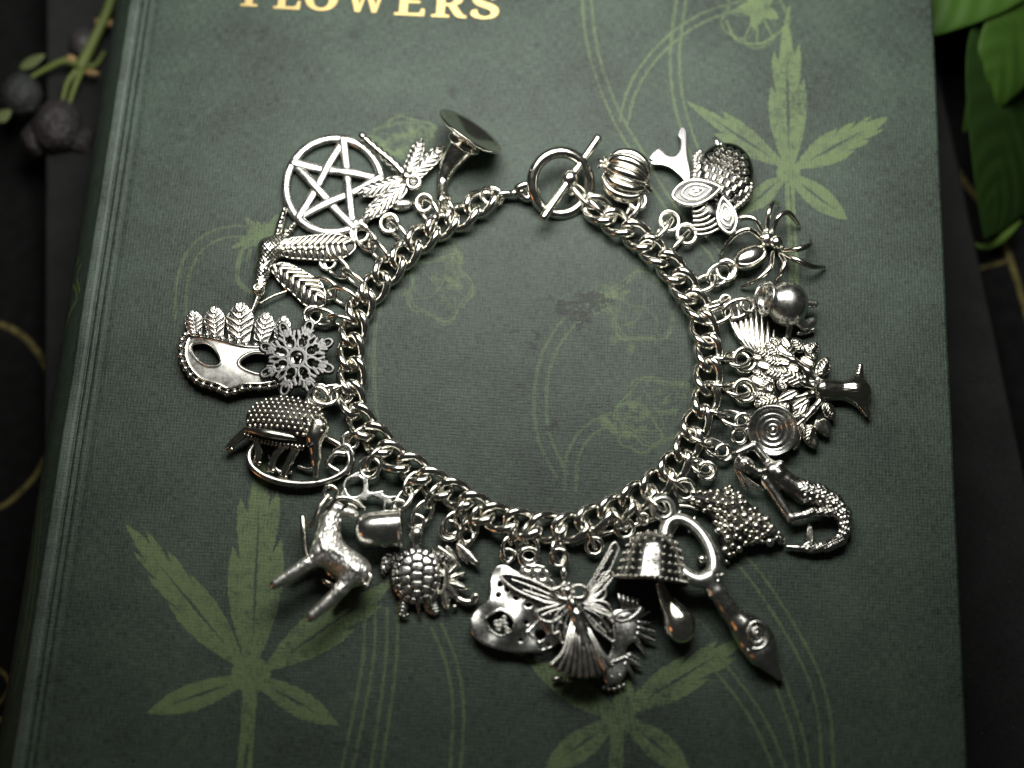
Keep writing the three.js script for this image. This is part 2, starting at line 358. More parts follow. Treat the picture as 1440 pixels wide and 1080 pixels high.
{ // the dark board under the book
  const a = -5.5 * PI / 180, o = new THREE.Group(); o.name = 'dark_board'; o.position.set(0.0037, Z_CLOTH + 0.0002, 0); o.rotation.y = -a; scene.add(o);
  o.userData = { label: 'dark grey flat board lying under the green book', category: 'board' };
  const sh = new THREE.Shape(); const w = 0.1035, l = 0.19; sh.moveTo(-w, -l); sh.lineTo(w, -l); sh.lineTo(w, l); sh.lineTo(-w, l); sh.closePath();
  const g = new THREE.ExtrudeGeometry(sh, { depth: Z_BOARD - Z_CLOTH - 0.0026, bevelEnabled: true, bevelSize: 0.0009, bevelThickness: 0.0009, bevelSegments: 3 }).rotateX(-PI / 2).translate(0, 0.0011, 0);
  const tex = dataTex(512, 512, q => { for (let y = 0; y < 512; y++) for (let x = 0; x < 512; x++) { const b = 0.011 + 0.004 * noise(x / 3, y / 3) + 0.004 * noise(x / 40, y / 40, 2) + (rnd() < 0.0006 ? 0.06 : 0), k = (y * 512 + x) * 4; q[k] = toS(b); q[k + 1] = toS(b); q[k + 2] = toS(b * 1.02); q[k + 3] = 255; } }, true);
  tex.repeat.set(9, 9);
  mesh('board', g, new THREE.MeshPhysicalMaterial({ map: tex, roughness: 0.75, specularIntensity: 0.3, bumpMap: tex, bumpScale: 0.00006 }), o);
}

// ---------------------------------------------------------------- the green book
const BOOK_TURN = 2.95 * PI / 180;
const bookUV = (px, py, h = 0) => { const w = unproject(px, py, h), c = cos(BOOK_TURN), s = sin(BOOK_TURN); return [w.x * c + w.z * s, w.x * s - w.z * c]; };  // (across, up the cover) in metres
const U0 = -0.092, U1 = 0.092, W0 = -0.086, W1 = 0.102;             // the part of the cover that the print covers
const TEXW = 2000, TEXH = Math.round(TEXW * (W1 - W0) / (U1 - U0)), PXS = TEXW / (U1 - U0) * DIST / FPX;
function inkCanvas() {
  return canvasOf(TEXW, TEXH, x => {
    x.fillStyle = '#000'; x.fillRect(0, 0, TEXW, TEXH); x.lineCap = x.lineJoin = 'round';
    const T = p => { const [u, v] = bookUV(p[0], p[1]); return [(u - U0) / (U1 - U0) * TEXW, (W1 - v) / (W1 - W0) * TEXH]; };
    const path = (P, close) => { x.beginPath(); P.forEach((p, k) => { const q = T(p); k ? x.lineTo(...q) : x.moveTo(...q); }); if (close) x.closePath(); };
    const smooth = (P, closed = false, n = 10) => new THREE.CatmullRomCurve3(P.map(V3), closed, 'centripetal').getPoints(P.length * n).map(v => [v.x, v.y]);
    const ink = v => { const s = Math.round(v * 255); return `rgb(${s},${s},${s})`; };
    const line = (P, w, v = 1) => { x.strokeStyle = ink(v); x.lineWidth = w * PXS; path(smooth(P)); x.stroke(); };
    const band = (P, w, edge = 4.5, v = 0.85) => {                   // a stem: two outlines
      const S = smooth(P), A = [], B = [];
      S.forEach((p, k) => { const a = S[max(0, k - 1)], b = S[min(S.length - 1, k + 1)], l = hypot(b[0] - a[0], b[1] - a[1]) || 1, nx = -(b[1] - a[1]) / l, ny = (b[0] - a[0]) / l; A.push([p[0] + nx * w / 2, p[1] + ny * w / 2]); B.push([p[0] - nx * w / 2, p[1] - ny * w / 2]); });
      for (const P2 of [A, B]) for (const o of [-1, 1]) { x.strokeStyle = ink(v); x.lineWidth = edge * 0.42 * PXS; path(P2.map((p, k) => [p[0] + o * edge * 0.27 + 0.5 * noise(k / 3, o * 7, w), p[1] + 0.5 * noise(k / 3, 9, w)])); x.stroke(); x.strokeStyle = ink(v * 0.55); x.lineWidth = edge * 0.9 * PXS; path(P2); x.globalAlpha = 0.4; x.stroke(); x.globalAlpha = 1; }
    };
    // one lobe of a leaf from base b to tip t; side teeth where the photo has them
    const lobe = (b, t, w, teeth = 2, v = 1, rib = true, fat = 0.5) => {
      const dx = t[0] - b[0], dy = t[1] - b[1], L = hypot(dx, dy), ux = dx / L, uy = dy / L, side = [[], []];
      for (const s of [0, 1]) {
        const put = (u, W) => { const g = (s ? 1 : -1) * (W + 0.9 * noise(u * 16, s * 5, t[0] / 90)); side[s].push([b[0] + dx * u - uy * g, b[1] + dy * u + ux * g]); };
        if (!teeth) for (let k = 0; k <= 40; k++) { const u = k / 40; put(u, w * (u < fat ? sin(PI / 2 * (0.25 + 0.75 * u / fat)) : cos(PI / 2 * ((u - fat) / (1 - fat))) ** 0.9)); }
        else {
          const tips = [[0.63], [0.54, 0.77], [0.5, 0.68, 0.84]][teeth - 1], hs = [[1, 0.5], [1, 0.76, 0.42], [1, 0.84, 0.62, 0.36]][teeth - 1], sh = s ? 0.035 : -0.01;
          for (let i = 0; i <= tips.length; i++) {
            const a0 = i ? tips[i - 1] + sh - 0.045 : 0, a1 = i < tips.length ? tips[i] + sh + 0.035 : 1, top = w * hs[i];
            for (let k = 0; k <= 14; k++) { const q = k / 14; put(mix(a0, a1, q), i === 0 ? top * (0.2 + 0.8 * sin(PI / 2 * min(1, q * 1.35))) * (q > 0.8 ? 1 - 0.12 * (q - 0.8) / 0.2 : 1) : i < tips.length ? top * (0.72 + 0.28 * sin(PI * min(0.5, q * 0.75)) - 0.12 * max(0, q - 0.8) * 5) : top * (0.85 + 0.25 * q) * (1 - q ** 1.5) + 0.6); }
          }
        }
      }
      x.fillStyle = ink(v); path([...side[0], ...side[1].reverse()], true); x.fill();
      if (rib) { x.fillStyle = ink(0.02); const q = (u, g) => [b[0] + dx * u - uy * g, b[1] + dy * u + ux * g]; path([q(0.1, 0.6), q(0.4, 2.6), q(0.78, 0.2), q(0.4, -2.2)], true); x.fill(); }
    };
    const blob = (c, r, v = 1) => { x.fillStyle = ink(v); path(arc(c[0], c[1], r, r * 0.95, 0, 6.28, 20), true); x.fill(); };
    const frill = (cx, cy, rx, ry, v, seed, n = 3) => {              // the outline of a frilled flower, worn
      for (let q = 0; q < n; q++) { const P = []; for (let k = 0; k <= 70; k++) { const a = k / 70 * 2 * PI, r = 1 - q * 0.06 + 0.10 * sin(a * 5 + seed) + 0.09 * noise(cos(a) * 2 + seed, sin(a) * 2, q * 3); P.push([cx + cos(a) * rx * r, cy + sin(a) * ry * r]); } x.strokeStyle = ink(v * (0.45 + 0.4 * (q === 1))); x.lineWidth = 2.6 * PXS; path(P, true); x.stroke(); }
      for (let k = 0; k < 5; k++) { const a = seed + k * 1.3; line([[cx, cy], [cx + cos(a) * rx * 0.45 + 4, cy + sin(a) * ry * 0.45], [cx + cos(a + 0.2) * rx * 0.8, cy + sin(a + 0.2) * ry * 0.8]], 2, v * 0.5); }
    };
    const sepals = (cx, cy, r, v, turn = 0, n = 5) => { for (let k = 0; k < n; k++) { const a = turn + k * 2 * PI / n; lobe([cx, cy], [cx + cos(a) * r, cy + sin(a) * r], r * 0.27, 0, v, false, 0.35); } blob([cx, cy], r * 0.3, v); };
    // stems, upper right
    band([[822, -60], [825, 0], [836, 80], [868, 165], [897, 215], [930, 272], [965, 320], [1000, 350], [1030, 400]], 13);
    band([[968, -60], [958, 0], [949, 80], [954, 140], [968, 190], [985, 235]], 13);
    band([[1062, 4], [1040, 8], [990, 24], [940, 58], [905, 98], [886, 135], [877, 172]], 12);
    frill(1062, 20, 46, 46, 0.95, 0.4, 2); line([[1022, 30], [1035, 55], [1058, 62], [1082, 56], [1102, 38], [1110, 10]], 4, 0.9); sepals(1066, 10, 34, 0.95, 0.5);
    for (const a of [1.1, 1.6, 2.0]) line([[1066, 12], [1066 + cos(a) * 48, 12 + sin(a) * 48]], 3, 0.8);
    // leaf, upper right
    lobe([1110, 238], [1105, 28], 27, 2, 1, true, 0.42); lobe([1100, 232], [966, 143], 19, 1, 0.9, true, 0.4); lobe([1122, 234], [1248, 165], 22, 3, 1, true, 0.42);
    lobe([1116, 250], [1192, 309], 16, 0, 1, true); lobe([1100, 250], [1040, 302], 14, 0, 0.95, true); blob([1109, 242], 17); line([[1110, 240], [1112, 300], [1116, 380], [1112, 470]], 14, 0.95); line([[1111, 262], [1113, 300], [1117, 380]], 2, 0.1);
    // leaf, lower left
    lobe([354, 935], [367, 640], 39, 2, 1, true, 0.5); lobe([340, 935], [177, 738], 29, 3, 1, true, 0.42); lobe([378, 938], [556, 815], 29, 2, 0.95, true, 0.45);
    lobe([338, 957], [206, 1003], 19, 0, 1, true); lobe([366, 958], [476, 1020], 19, 0, 1, true); blob([353, 948], 28); line([[353, 950], [349, 1010], [344, 1085], [340, 1140]], 19, 1); line([[348, 1050], [344, 1085], [341, 1140]], 5, 0.1);
    // leaf, bottom middle
    lobe([880, 1000], [1055, 893], 26, 2, 1, true, 0.5); lobe([862, 1004], [738, 925], 20, 0, 1, false, 0.4); lobe([858, 1018], [765, 1084], 21, 0, 1, true); lobe([886, 1016], [972, 1088], 20, 0, 1, true); lobe([870, 1006], [884, 955], 14, 0, 1, false); blob([870, 1010], 25); line([[868, 1010], [867, 1060], [866, 1140]], 18, 1);
    // stems along the bottom
    band([[1020, 765], [1060, 808], [1108, 880], [1144, 950], [1160, 1015], [1164, 1085], [1164, 1140]], 17);
    band([[1000, 925], [1030, 960], [1068, 1015], [1098, 1085], [1115, 1140]], 17); band([[1086, 935], [1106, 985], [1122, 1035], [1132, 1090], [1138, 1140]], 15);
    band([[520, 850], [519, 915], [508, 985], [487, 1085], [474, 1140]], 15); band([[552, 855], [550, 925], [541, 1000], [528, 1085], [518, 1140]], 15); band([[614, 880], [634, 930], [644, 990], [640, 1085], [632, 1140]], 15);
    band([[945, 835], [985, 865], [1012, 895]], 14, 3, 0.4);
    // faded flowers and stems round and inside the bracelet: mostly rubbed off, blotchy
    const smear = (cx, cy, rx, ry, v, n, seed) => { for (let k = 0; k < n; k++) { const a = rnd() * 6.28, q = sqrt(rnd()), px = cx + cos(a) * rx * q, py = cy + sin(a) * ry * q, t = noise(px / 14 + seed, py / 14, seed); if (t < -0.05) continue; x.globalAlpha = v * clamp(0.25 + t); x.fillStyle = '#fff'; path(arc(px, py, 2 + 6 * rnd(), 1.5 + 5 * rnd(), 0, 6.28, 9, 0, rnd() * 3), true); x.fill(); } x.globalAlpha = 1; };
    band([[372, 330], [335, 325], [300, 332], [270, 358], [256, 400], [254, 450]], 15, 4.5, 0.6); lobe([370, 340], [346, 306], 12, 1, 0.75, false); lobe([366, 345], [392, 300], 12, 1, 0.7, false); lobe([362, 335], [326, 348], 9, 1, 0.7, false); blob([362, 332], 16, 0.7); line([[340, 352], [334, 378], [336, 396], [348, 408], [368, 418]], 7, 0.6); line([[352, 352], [349, 366]], 5, 0.5);
    band([[535, 405], [522, 450], [518, 520], [524, 600], [545, 680]], 16, 5, 0.55); frill(618, 405, 46, 46, 0.7, 1.2); smear(632, 385, 22, 50, 0.5, 90, 2); smear(575, 398, 16, 22, 0.45, 30, 5);
    band([[852, 425], [806, 448], [775, 490], [760, 545], [764, 610], [790, 670]], 17, 5, 0.6); frill(905, 432, 52, 50, 0.68, 3.3); smear(862, 418, 26, 22, 0.6, 70, 3); smear(880, 460, 20, 40, 0.35, 50, 8);
    band([[862, 588], [828, 605], [806, 640], [802, 690]], 16, 5, 0.6); frill(925, 578, 56, 48, 0.72, 5.1); smear(880, 590, 34, 26, 0.6, 110, 4); smear(930, 560, 34, 34, 0.35, 60, 9); frill(900, 610, 30, 26, 0.6, 0.7, 2);
    frill(570, 190, 44, 26, 0.8, 4.2); smear(548, 205, 34, 18, 0.8, 120, 6); smear(585, 185, 26, 16, 0.5, 50, 1); line([[540, 178], [575, 172], [602, 185], [598, 205]], 6, 0.45);
    smear(640, 400, 10, 60, 0.4, 40, 7); band([[1005, 300], [1030, 360], [1070, 420]], 16, 4, 0.4);
  });
}
const coverMap = (() => {
  const D = inkCanvas().getContext('2d').getImageData(0, 0, TEXW, TEXH).data;
  const scuffs = canvasOf(TEXW, TEXH, x => {                        // dark flakes, hairline scratches, pale specks
    x.fillStyle = '#808080'; x.fillRect(0, 0, TEXW, TEXH);
    const T = (px, py) => { const [u, v] = bookUV(px, py); return [(u - U0) / (U1 - U0) * TEXW, (W1 - v) / (W1 - W0) * TEXH]; };
    x.lineCap = 'round';
    const flake = (px, py, n, r) => { for (let k = 0; k < n; k++) { x.strokeStyle = 'rgba(6,6,6,0.9)'; x.lineWidth = 2 + 5 * rnd(); let [a, b] = T(px + (rnd() - 0.5) * r, py + (rnd() - 0.5) * r * 0.8); x.beginPath(); x.moveTo(a, b); for (let j = 0; j < 5; j++) x.lineTo(a += (rnd() - 0.5) * 15, b += (rnd() - 0.5) * 12); x.stroke(); } };
    flake(828, 424, 26, 28); flake(786, 431, 10, 16); flake(820, 448, 22, 24); flake(845, 418, 8, 16); flake(806, 436, 6, 22); flake(742, 475, 5, 30); flake(772, 600, 3, 10);
    for (let k = 0; k < 150; k++) { const p = T(200 + 1150 * rnd(), 1080 * rnd()); x.strokeStyle = `rgba(${rnd() < 0.55 ? '20,20,20' : '235,240,230'},${0.1 + 0.25 * rnd()})`; x.lineWidth = 0.7 + 0.7 * rnd(); x.beginPath(); x.moveTo(...p); const a = rnd() * 6.28, l = 10 + 60 * rnd(); x.quadraticCurveTo(p[0] + cos(a) * l * 0.5 + 6 * rnd(), p[1] + sin(a) * l * 0.5, p[0] + cos(a) * l, p[1] + sin(a) * l); x.stroke(); }
    for (let k = 0; k < 220; k++) { const p = T(200 + 1150 * rnd(), 1080 * rnd()), r = 0.6 + 1.5 * rnd() ** 3; x.fillStyle = `rgba(${rnd() < 0.6 ? '15,15,15' : '250,250,235'},${0.25 + 0.5 * rnd()})`; x.fillRect(p[0], p[1], r * 1.6, r); }
    for (const [px, py, w, h] of [[370, 45, 4, 40], [505, 45, 36, 26], [755, 63, 6, 3], [640, 130, 30, 12]]) { const q = T(px, py); x.fillStyle = 'rgba(20,22,20,0.20)'; for (let k = 0; k < 9; k++) { x.beginPath(); x.ellipse(q[0] + (rnd() - 0.5) * w, q[1] + (rnd() - 0.5) * h, (w * 0.8 + 3) * rnd() + 3, (h * 0.5 + 3) * rnd() + 3, rnd() * 3, 0, 7); x.fill(); } }
  });
  const S = scuffs.getContext('2d').getImageData(0, 0, TEXW, TEXH).data, PITCH = 0.00064 / (U1 - U0) * TEXW;
  const coarse = []; const CW = 256; for (let y = 0; y <= CW; y++) for (let x = 0; x <= CW; x++) coarse.push(noise(x / 30, y / 30, 1) + 0.6 * noise(x / 11, y / 11, 4) + 0.35 * noise(x / 4, y / 4, 6));
  const map = dataTex(TEXW, TEXH, a => {
    for (let y = 0; y < TEXH; y++) for (let x = 0; x < TEXW; x++) {
      const yy = TEXH - 1 - y, k = (yy * TEXW + x) * 4, q = (y * TEXW + x) * 4;
      const c = coarse[floor(yy / TEXH * CW) * (CW + 1) + floor(x / TEXW * CW)];
      const pit = cos(2 * PI * x / PITCH + 0.8 * noise(yy / 60, 3)) * cos(2 * PI * yy / PITCH + 0.8 * noise(x / 60, 8));
      const fine = rnd() - 0.5, ox = clamp(Math.round(x + 2.2 * noise(x / 9, yy / 9, 2)), 0, TEXW - 1), oy = clamp(Math.round(yy + 2.2 * noise(x / 9, yy / 9, 11)), 0, TEXH - 1), m0 = D[(oy * TEXW + ox) * 4] / 255 * clamp(1.0 + 0.7 * noise(x / 26, yy / 26, 14) + 0.35 * noise(x / 7, yy / 7, 17), 0.35, 1);
      const th = noise(x / 3.1, yy / 19, 21) + noise(x / 19, yy / 3.1, 23);
      let m = m0 * clamp(1.05 + 0.35 * c - 1.5 * max(0, pit - 0.30 + 0.7 * fine) - 0.25 * max(0, -c) + 0.5 * th);
      const t = max(0.25, 1 + 0.55 * th + 0.40 * c + 0.45 * fine + 0.16 * pit), sc = (S[k] - 128) / 128;
      let r = 0.0235 * t, g = 0.0372 * t, b = 0.0262 * t;
      r = mix(r, 0.09, m); g = mix(g, 0.13, m); b = mix(b, 0.05, m);
      const wear = clamp((U0 + x / TEXW * (U1 - U0) + 0.0845) / -0.0004) * clamp(0.62 + 0.9 * c + 0.9 * fine); r += 0.024 * wear; g += 0.028 * wear; b += 0.025 * wear;
      if (sc < 0) { r *= 1 + 0.8 * sc; g *= 1 + 0.8 * sc; b *= 1 + 0.8 * sc; } else { r += 0.12 * sc; g += 0.125 * sc; b += 0.11 * sc; }
      a[q] = toS(clamp(r)); a[q + 1] = toS(clamp(g)); a[q + 2] = toS(clamp(b)); a[q + 3] = 255;
    }
  }, true);
  map.wrapS = map.wrapT = THREE.ClampToEdgeWrapping;
  return map;
})();
const book = new THREE.Group(); book.name = 'green_book'; book.rotation.y = -BOOK_TURN; scene.add(book);
book.userData = { label: 'old green cloth-bound book with lighter green leaf print and gold letters', category: 'book' };
const TH = { lo: -0.105, hi: 0.135 };
const clothMat = map => new THREE.MeshPhysicalMaterial({ map, roughness: 0.56, bumpMap: weaveAt((U1 - U0) / (0.00064 * THREADS), (W1 - W0) / (0.00064 * THREADS)), bumpScale: 0.00006, specularIntensity: 0.7 });
function profile(P, name, mat, uvOf, nv = 24) {                      // a cross-section (across, height) drawn along the book
  const g = new THREE.BufferGeometry(), p = [], uv = [], idx = [];
  for (let k = 0; k <= nv; k++) for (let j = 0; j < P.length; j++) { const v = mix(TH.lo, TH.hi, k / nv); p.push(P[j][0] + 0.00012 * noise(v * 90, 2, 5) * (P[j][2] ?? 0), P[j][1], -v); uv.push(...uvOf(P[j], v, j / (P.length - 1))); }
  for (let k = 0; k < nv; k++) for (let j = 0; j < P.length - 1; j++) { const a = k * P.length + j, b = a + P.length; idx.push(a, a + 1, b, a + 1, b + 1, b); }
  g.setAttribute('position', new THREE.Float32BufferAttribute(p, 3)); g.setAttribute('uv', new THREE.Float32BufferAttribute(uv, 2)); g.setIndex(idx); g.computeVertexNormals();
  return mesh(name, g, mat, book);
}
const printUV = (p, v) => [(p[0] - U0) / (U1 - U0), (v - W0) / (W1 - W0)];
{
  const P = [], mm = 0.001;
  const dip = u => { let y = 0; for (const [c, d, w] of [[-83.0, 0.34, 0.34], [-84.3, 0.42, 0.3], [-81.3, 0.10, 0.7]]) y -= d * Math.exp(-(((u - c) / w) ** 2)); return y; };
  P.push([-87.1 * mm, -3.1 * mm]); for (let a = 0; a <= 6; a++) { const t = PI - a / 6 * PI / 2; P.push([(-86.3 + 0.8 * cos(t)) * mm, (-0.75 + 0.85 * sin(t)) * mm, 1]); }
  for (let u = -85.9; u < -79; u += 0.12) P.push([u * mm, (dip(u) + (u < -84.9 ? 0.1 * clamp((-84.9 - u) / 0.3) : 0)) * mm]);
  for (let u = -79; u < 84; u += 6) P.push([u * mm, 0]);
  for (let a = 0; a <= 6; a++) { const t = PI / 2 - a / 6 * PI / 2; P.push([(85.5 + 0.8 * cos(t)) * mm, (-0.8 + 0.8 * sin(t)) * mm]); }
  P.push([86.3 * mm, -2.4 * mm], [85.7 * mm, -3.1 * mm]);
  P.reverse(); P.forEach(q => q[2] = 1);
  P.reverse();
  profile(P, 'front_cover', clothMat(coverMap), printUV);
}
{ // spine, its cloth printed with a small flower and stems
  const P = []; for (let k = 0; k <= 24; k++) { const a = (125 + 110 * k / 24) * PI / 180; P.push([-0.0868 + 0.0165 * (cos(a) + 0.5736), -0.0143 + 0.0165 * sin(a)]); }
  P.reverse();
  const N = 1024, H = 2048, at = (px, py) => { const [, v] = bookUV(px, py, -0.003); const [u] = bookUV(px, py, -0.004); return [clamp((-0.0868 - u) / 0.0105) * 0.5 * N, (0.135 - v) / 0.24 * H]; };
  const C = canvasOf(N, H, x => {
    x.fillStyle = '#000'; x.fillRect(0, 0, N, H); x.strokeStyle = '#bbb'; x.lineCap = 'round';
    const curve = (w, ...Q) => { x.lineWidth = w; x.beginPath(); new THREE.CatmullRomCurve3(Q.map(q => V3(at(...q)))).getPoints(40).forEach((v, k) => k ? x.lineTo(v.x, v.y) : x.moveTo(v.x, v.y)); x.stroke(); };
    curve(9, [112, 360], [102, 372], [100, 392], [108, 402], [112, 420], [96, 440], [86, 460]); curve(8, [118, 372], [110, 384], [114, 400], [118, 412]); curve(7, [104, 425], [92, 446], [82, 470]);
    curve(6, [62, 700], [58, 800], [44, 900], [24, 980]); curve(6, [52, 720], [48, 800], [36, 890], [16, 960]); curve(6, [56, 690], [54, 760], [48, 830], [34, 930]);
  });
  const D = C.getContext('2d').getImageData(0, 0, N, H).data;
  const map = dataTex(N, H, a => { for (let y = 0; y < H; y++) for (let x = 0; x < N; x++) { const k = ((H - 1 - y) * N + x) * 4, q = (y * N + x) * 4, t = 1 + 0.3 * noise(x / 60, y / 9) + 0.25 * (rnd() - 0.5), m = D[k] / 255 * clamp(0.85 + 0.7 * noise(x / 20, y / 5, 3)); a[q] = toS(mix(0.021 * t, 0.10, m)); a[q + 1] = toS(mix(0.034 * t, 0.15, m)); a[q + 2] = toS(mix(0.024 * t, 0.03, m)); a[q + 3] = 255; } }, true);
  profile(P, 'spine', clothMat(map), (p, v, t) => [1 - t, (v - TH.lo) / 0.24]);
}
{
  const box = (u0, u1, y0, y1, v0, v1) => new THREE.BoxGeometry(u1 - u0, y1 - y0, v1 - v0).translate((u0 + u1) / 2, (y0 + y1) / 2, -(v0 + v1) / 2);
  mesh('page_block', box(-0.083, 0.0825, -0.0248, -0.0031, -0.101, 0.131), new THREE.MeshStandardMaterial({ color: new THREE.Color().setRGB(0.42, 0.36, 0.26), roughness: 0.9 }), book);
  mesh('back_cover', box(-0.0862, 0.0863, -0.0278, -0.0249, TH.lo, TH.hi), new THREE.MeshStandardMaterial({ color: new THREE.Color().setRGB(0.022, 0.036, 0.027), roughness: 0.6 }), book);
  const font = await new FontLoader().loadAsync('fonts/droid/droid_serif_bold.typeface.json');
  for (const [ch, x0, x1, base] of [['F', 338, 374, 8.5], ['L', 384, 422, 12], ['O', 427, 474, 14], ['W', 484, 543, 16], ['E', 554, 597, 21], ['R', 606, 656, 23.5], ['S', 661, 701, 26]]) {
    const g = new TextGeometry(ch, { font, size: 0.0066, depth: 0.00005, curveSegments: 10, bevelEnabled: true, bevelSize: 0.00005, bevelThickness: 0.00004, bevelSegments: 2 });
    g.computeBoundingBox(); const b = g.boundingBox, [u0, v] = bookUV(x0, base), [u1] = bookUV(x1, base);
    g.translate(-b.min.x, -b.min.y, 0).scale((u1 - u0) / (b.max.x - b.min.x), 1, 1).rotateX(-PI / 2).translate(u0, 0.00005, -v);
    mesh(numbered('gilt_letter'), g, M.gilt, book);
  }
}

// ---------------------------------------------------------------- the bracelet: chain, toggle clasp
const CHAIN = new THREE.CatmullRomCurve3([[676, 278], [655, 292], [628, 309], [596, 330], [567, 357], [541, 386], [520, 418], [507, 455], [502, 500], [503, 545], [514, 582], [535, 614], [562, 640], [595, 664], [630, 688], [666, 710], [702, 728], [740, 738], [778, 739], [816, 733], [852, 719], [886, 702], [917, 680], [942, 652], [962, 622], [978, 590], [989, 555], [994, 517], [994, 480], [986, 445], [972, 412], [952, 381], [928, 353], [900, 329], [872, 309], [846, 292]].map(p => new THREE.Vector3(p[0] - 7 * clamp((580 - p[0]) / 60), p[1] - 7 * clamp((p[1] - 640) / 60), 15)), false, 'centripetal');
CHAIN.arcLengthDivisions = 800;
const CHAIN_PTS = CHAIN.getSpacedPoints(400);
const nearChain = (x, y) => CHAIN_PTS.reduce((a, b) => hypot(b.x - x, b.y - y) < hypot(a.x - x, a.y - y) ? b : a);
// a ring wire round the points a and b, standing at an angle to the book
function linkRing(a, b, half = 9, tilt = 65, r = 3, extra = 4) {
  const A = V3(a), B = V3(b), d = B.clone().sub(A), L = d.length() / 2 + extra; d.normalize();
  const p = new THREE.Vector3().crossVectors(new THREE.Vector3(0, 0, 1), d).normalize(), q = new THREE.Vector3().crossVectors(d, p), c = A.add(B).multiplyScalar(0.5), t = tilt * PI / 180;
  const e = p.multiplyScalar(cos(t)).addScaledVector(q, sin(t)), P = [];
  for (let k = 0; k < 28; k++) { const w = k / 28 * 2 * PI, v = c.clone().addScaledVector(d, cos(w) * L).addScaledVector(e, sin(w) * half); P.push([v.x, v.y, max(v.z, r)]); }
  return tube(P, r, { closed: true, seg: 48, rad: 8 });
}
{
  const o = thing('charm_bracelet', 'silver curb chain bracelet with toggle clasp laid in a ring on the book', 'bracelet', 745, 490, 15);
  const len = CHAIN.getLength(), n = Math.round(len / 33.5);
  for (let i = 0; i <= n; i++) {
    const u = i / n, c = CHAIN.getPointAt(u), t = CHAIN.getTangentAt(u).applyAxisAngle(new THREE.Vector3(0, 0, 1), (rnd() - 0.5) * 0.16), kink = (rnd() - 0.5) * 5; c.x -= t.y * kink; c.y += t.x * kink; const lx = -t.y, ly = t.x, j = (rnd() - 0.5) * 0.42, jz = (rnd() - 0.5) * 2.5, jw = 1 + (rnd() - 0.5) * 0.08, P = [];
    for (let k = 0; k < 40; k++) {
      const a = k / 40 * 2 * PI, s = cos(a) * 23.5, w = Math.sign(sin(a)) * abs(sin(a)) ** 0.85 * 16 * jw, f = s / 23.5 * 0.78 + j;
      P.push([c.x + t.x * s + lx * w * cos(f), c.y + t.y * s + ly * w * cos(f), 16.5 + jz + w * sin(f)]);
    }
    part(o, 'chain_link', tube(P, 6, { closed: true, seg: 56, rad: 10 }), M.chain);
  }
  part(o, 'clasp_ring', [ring(791, 252, 23, 42.5, 8.2, [0.18, 0.52, 1], 64)], M.chain);
  part(o, 'clasp_ring_loop', [tube([[756, 262, 17], [742, 255, 24], [728, 260, 20], [742, 270, 12]], 6, { closed: true, seg: 30 }), tube([[733, 262, 17], [718, 265, 15], [708, 266, 14]], u => 6.5 - 1.5 * u)], M.chain);
  part(o, 'connector_ring', [ring(691, 267, 13, 16, 3.2, [0.25, -0.35, 1])], M.chain);
  part(o, 'connector_ring', [linkRing([700, 266, 14], [716, 265, 15], 8, 80, 3.2, 6)], M.chain);
  part(o, 'toggle_bar', [tube([[766, 305, 28], [805, 248, 31], [845, 190, 34]], u => 6.2 + 0.7 * abs(2 * u - 1) ** 6, { seg: 30, rad: 14, straight: true })], M.chain);
  part(o, 'toggle_collar', [ell(804, 248, 30, 14, 12.5, 12, -0.96), ring(808, 256, 24, 11, 3.4, [0.8, 0.3, 0.4])], M.chain);
  part(o, 'connector_ring', [linkRing([812, 258, 22], [838, 283, 15], 9, 40, 3.3, 5)], M.chain);
  part(o, 'connector_ring', [linkRing([832, 276, 18], [852, 296, 15], 11, 75, 3.3, 5)], M.chain);
}
// a charm's own loop and the jump ring that holds it to the chain
let turnNo = 0;
function hang(o, L, R = 12, r = 3, o2 = {}) {
  const [x, y, z] = L, c = o2.chain ?? nearChain(x, y), cx = c.x ?? c[0], cy = c.y ?? c[1], d = hypot(x - cx, y - cy) || 1;
  part(o, 'loop', ring(x, y, z, R - r * 0.6, r, o2.ax ?? [0.1 * sin(turnNo * 2.3), 0.12, 1]), o2.mat ?? M.chain);
  const over = min(9, d * 0.25), A = [cx + (x - cx) / d * over, cy + (y - cy) / d * over, 17], B = [x, y, z + 1], reach = hypot(A[0] - x, A[1] - y), n = o2.noring ? 0 : max(1, Math.round(reach / 27));
  for (let k = 0; k < n; k++) { const at = t => [mix(A[0], B[0], t), mix(A[1], B[1], t), mix(A[2], B[2], t)]; part(o, 'jump_ring', linkRing(at(k / n), at((k + 1) / n), 10.5 + (turnNo % 3), (o2.tilt ?? [58, 74, 46, 66, 80][turnNo % 5]) - (k % 2) * 48, 3.3, n > 1 ? 5.5 : 3.5), M.chain); }
  turnNo++;
}

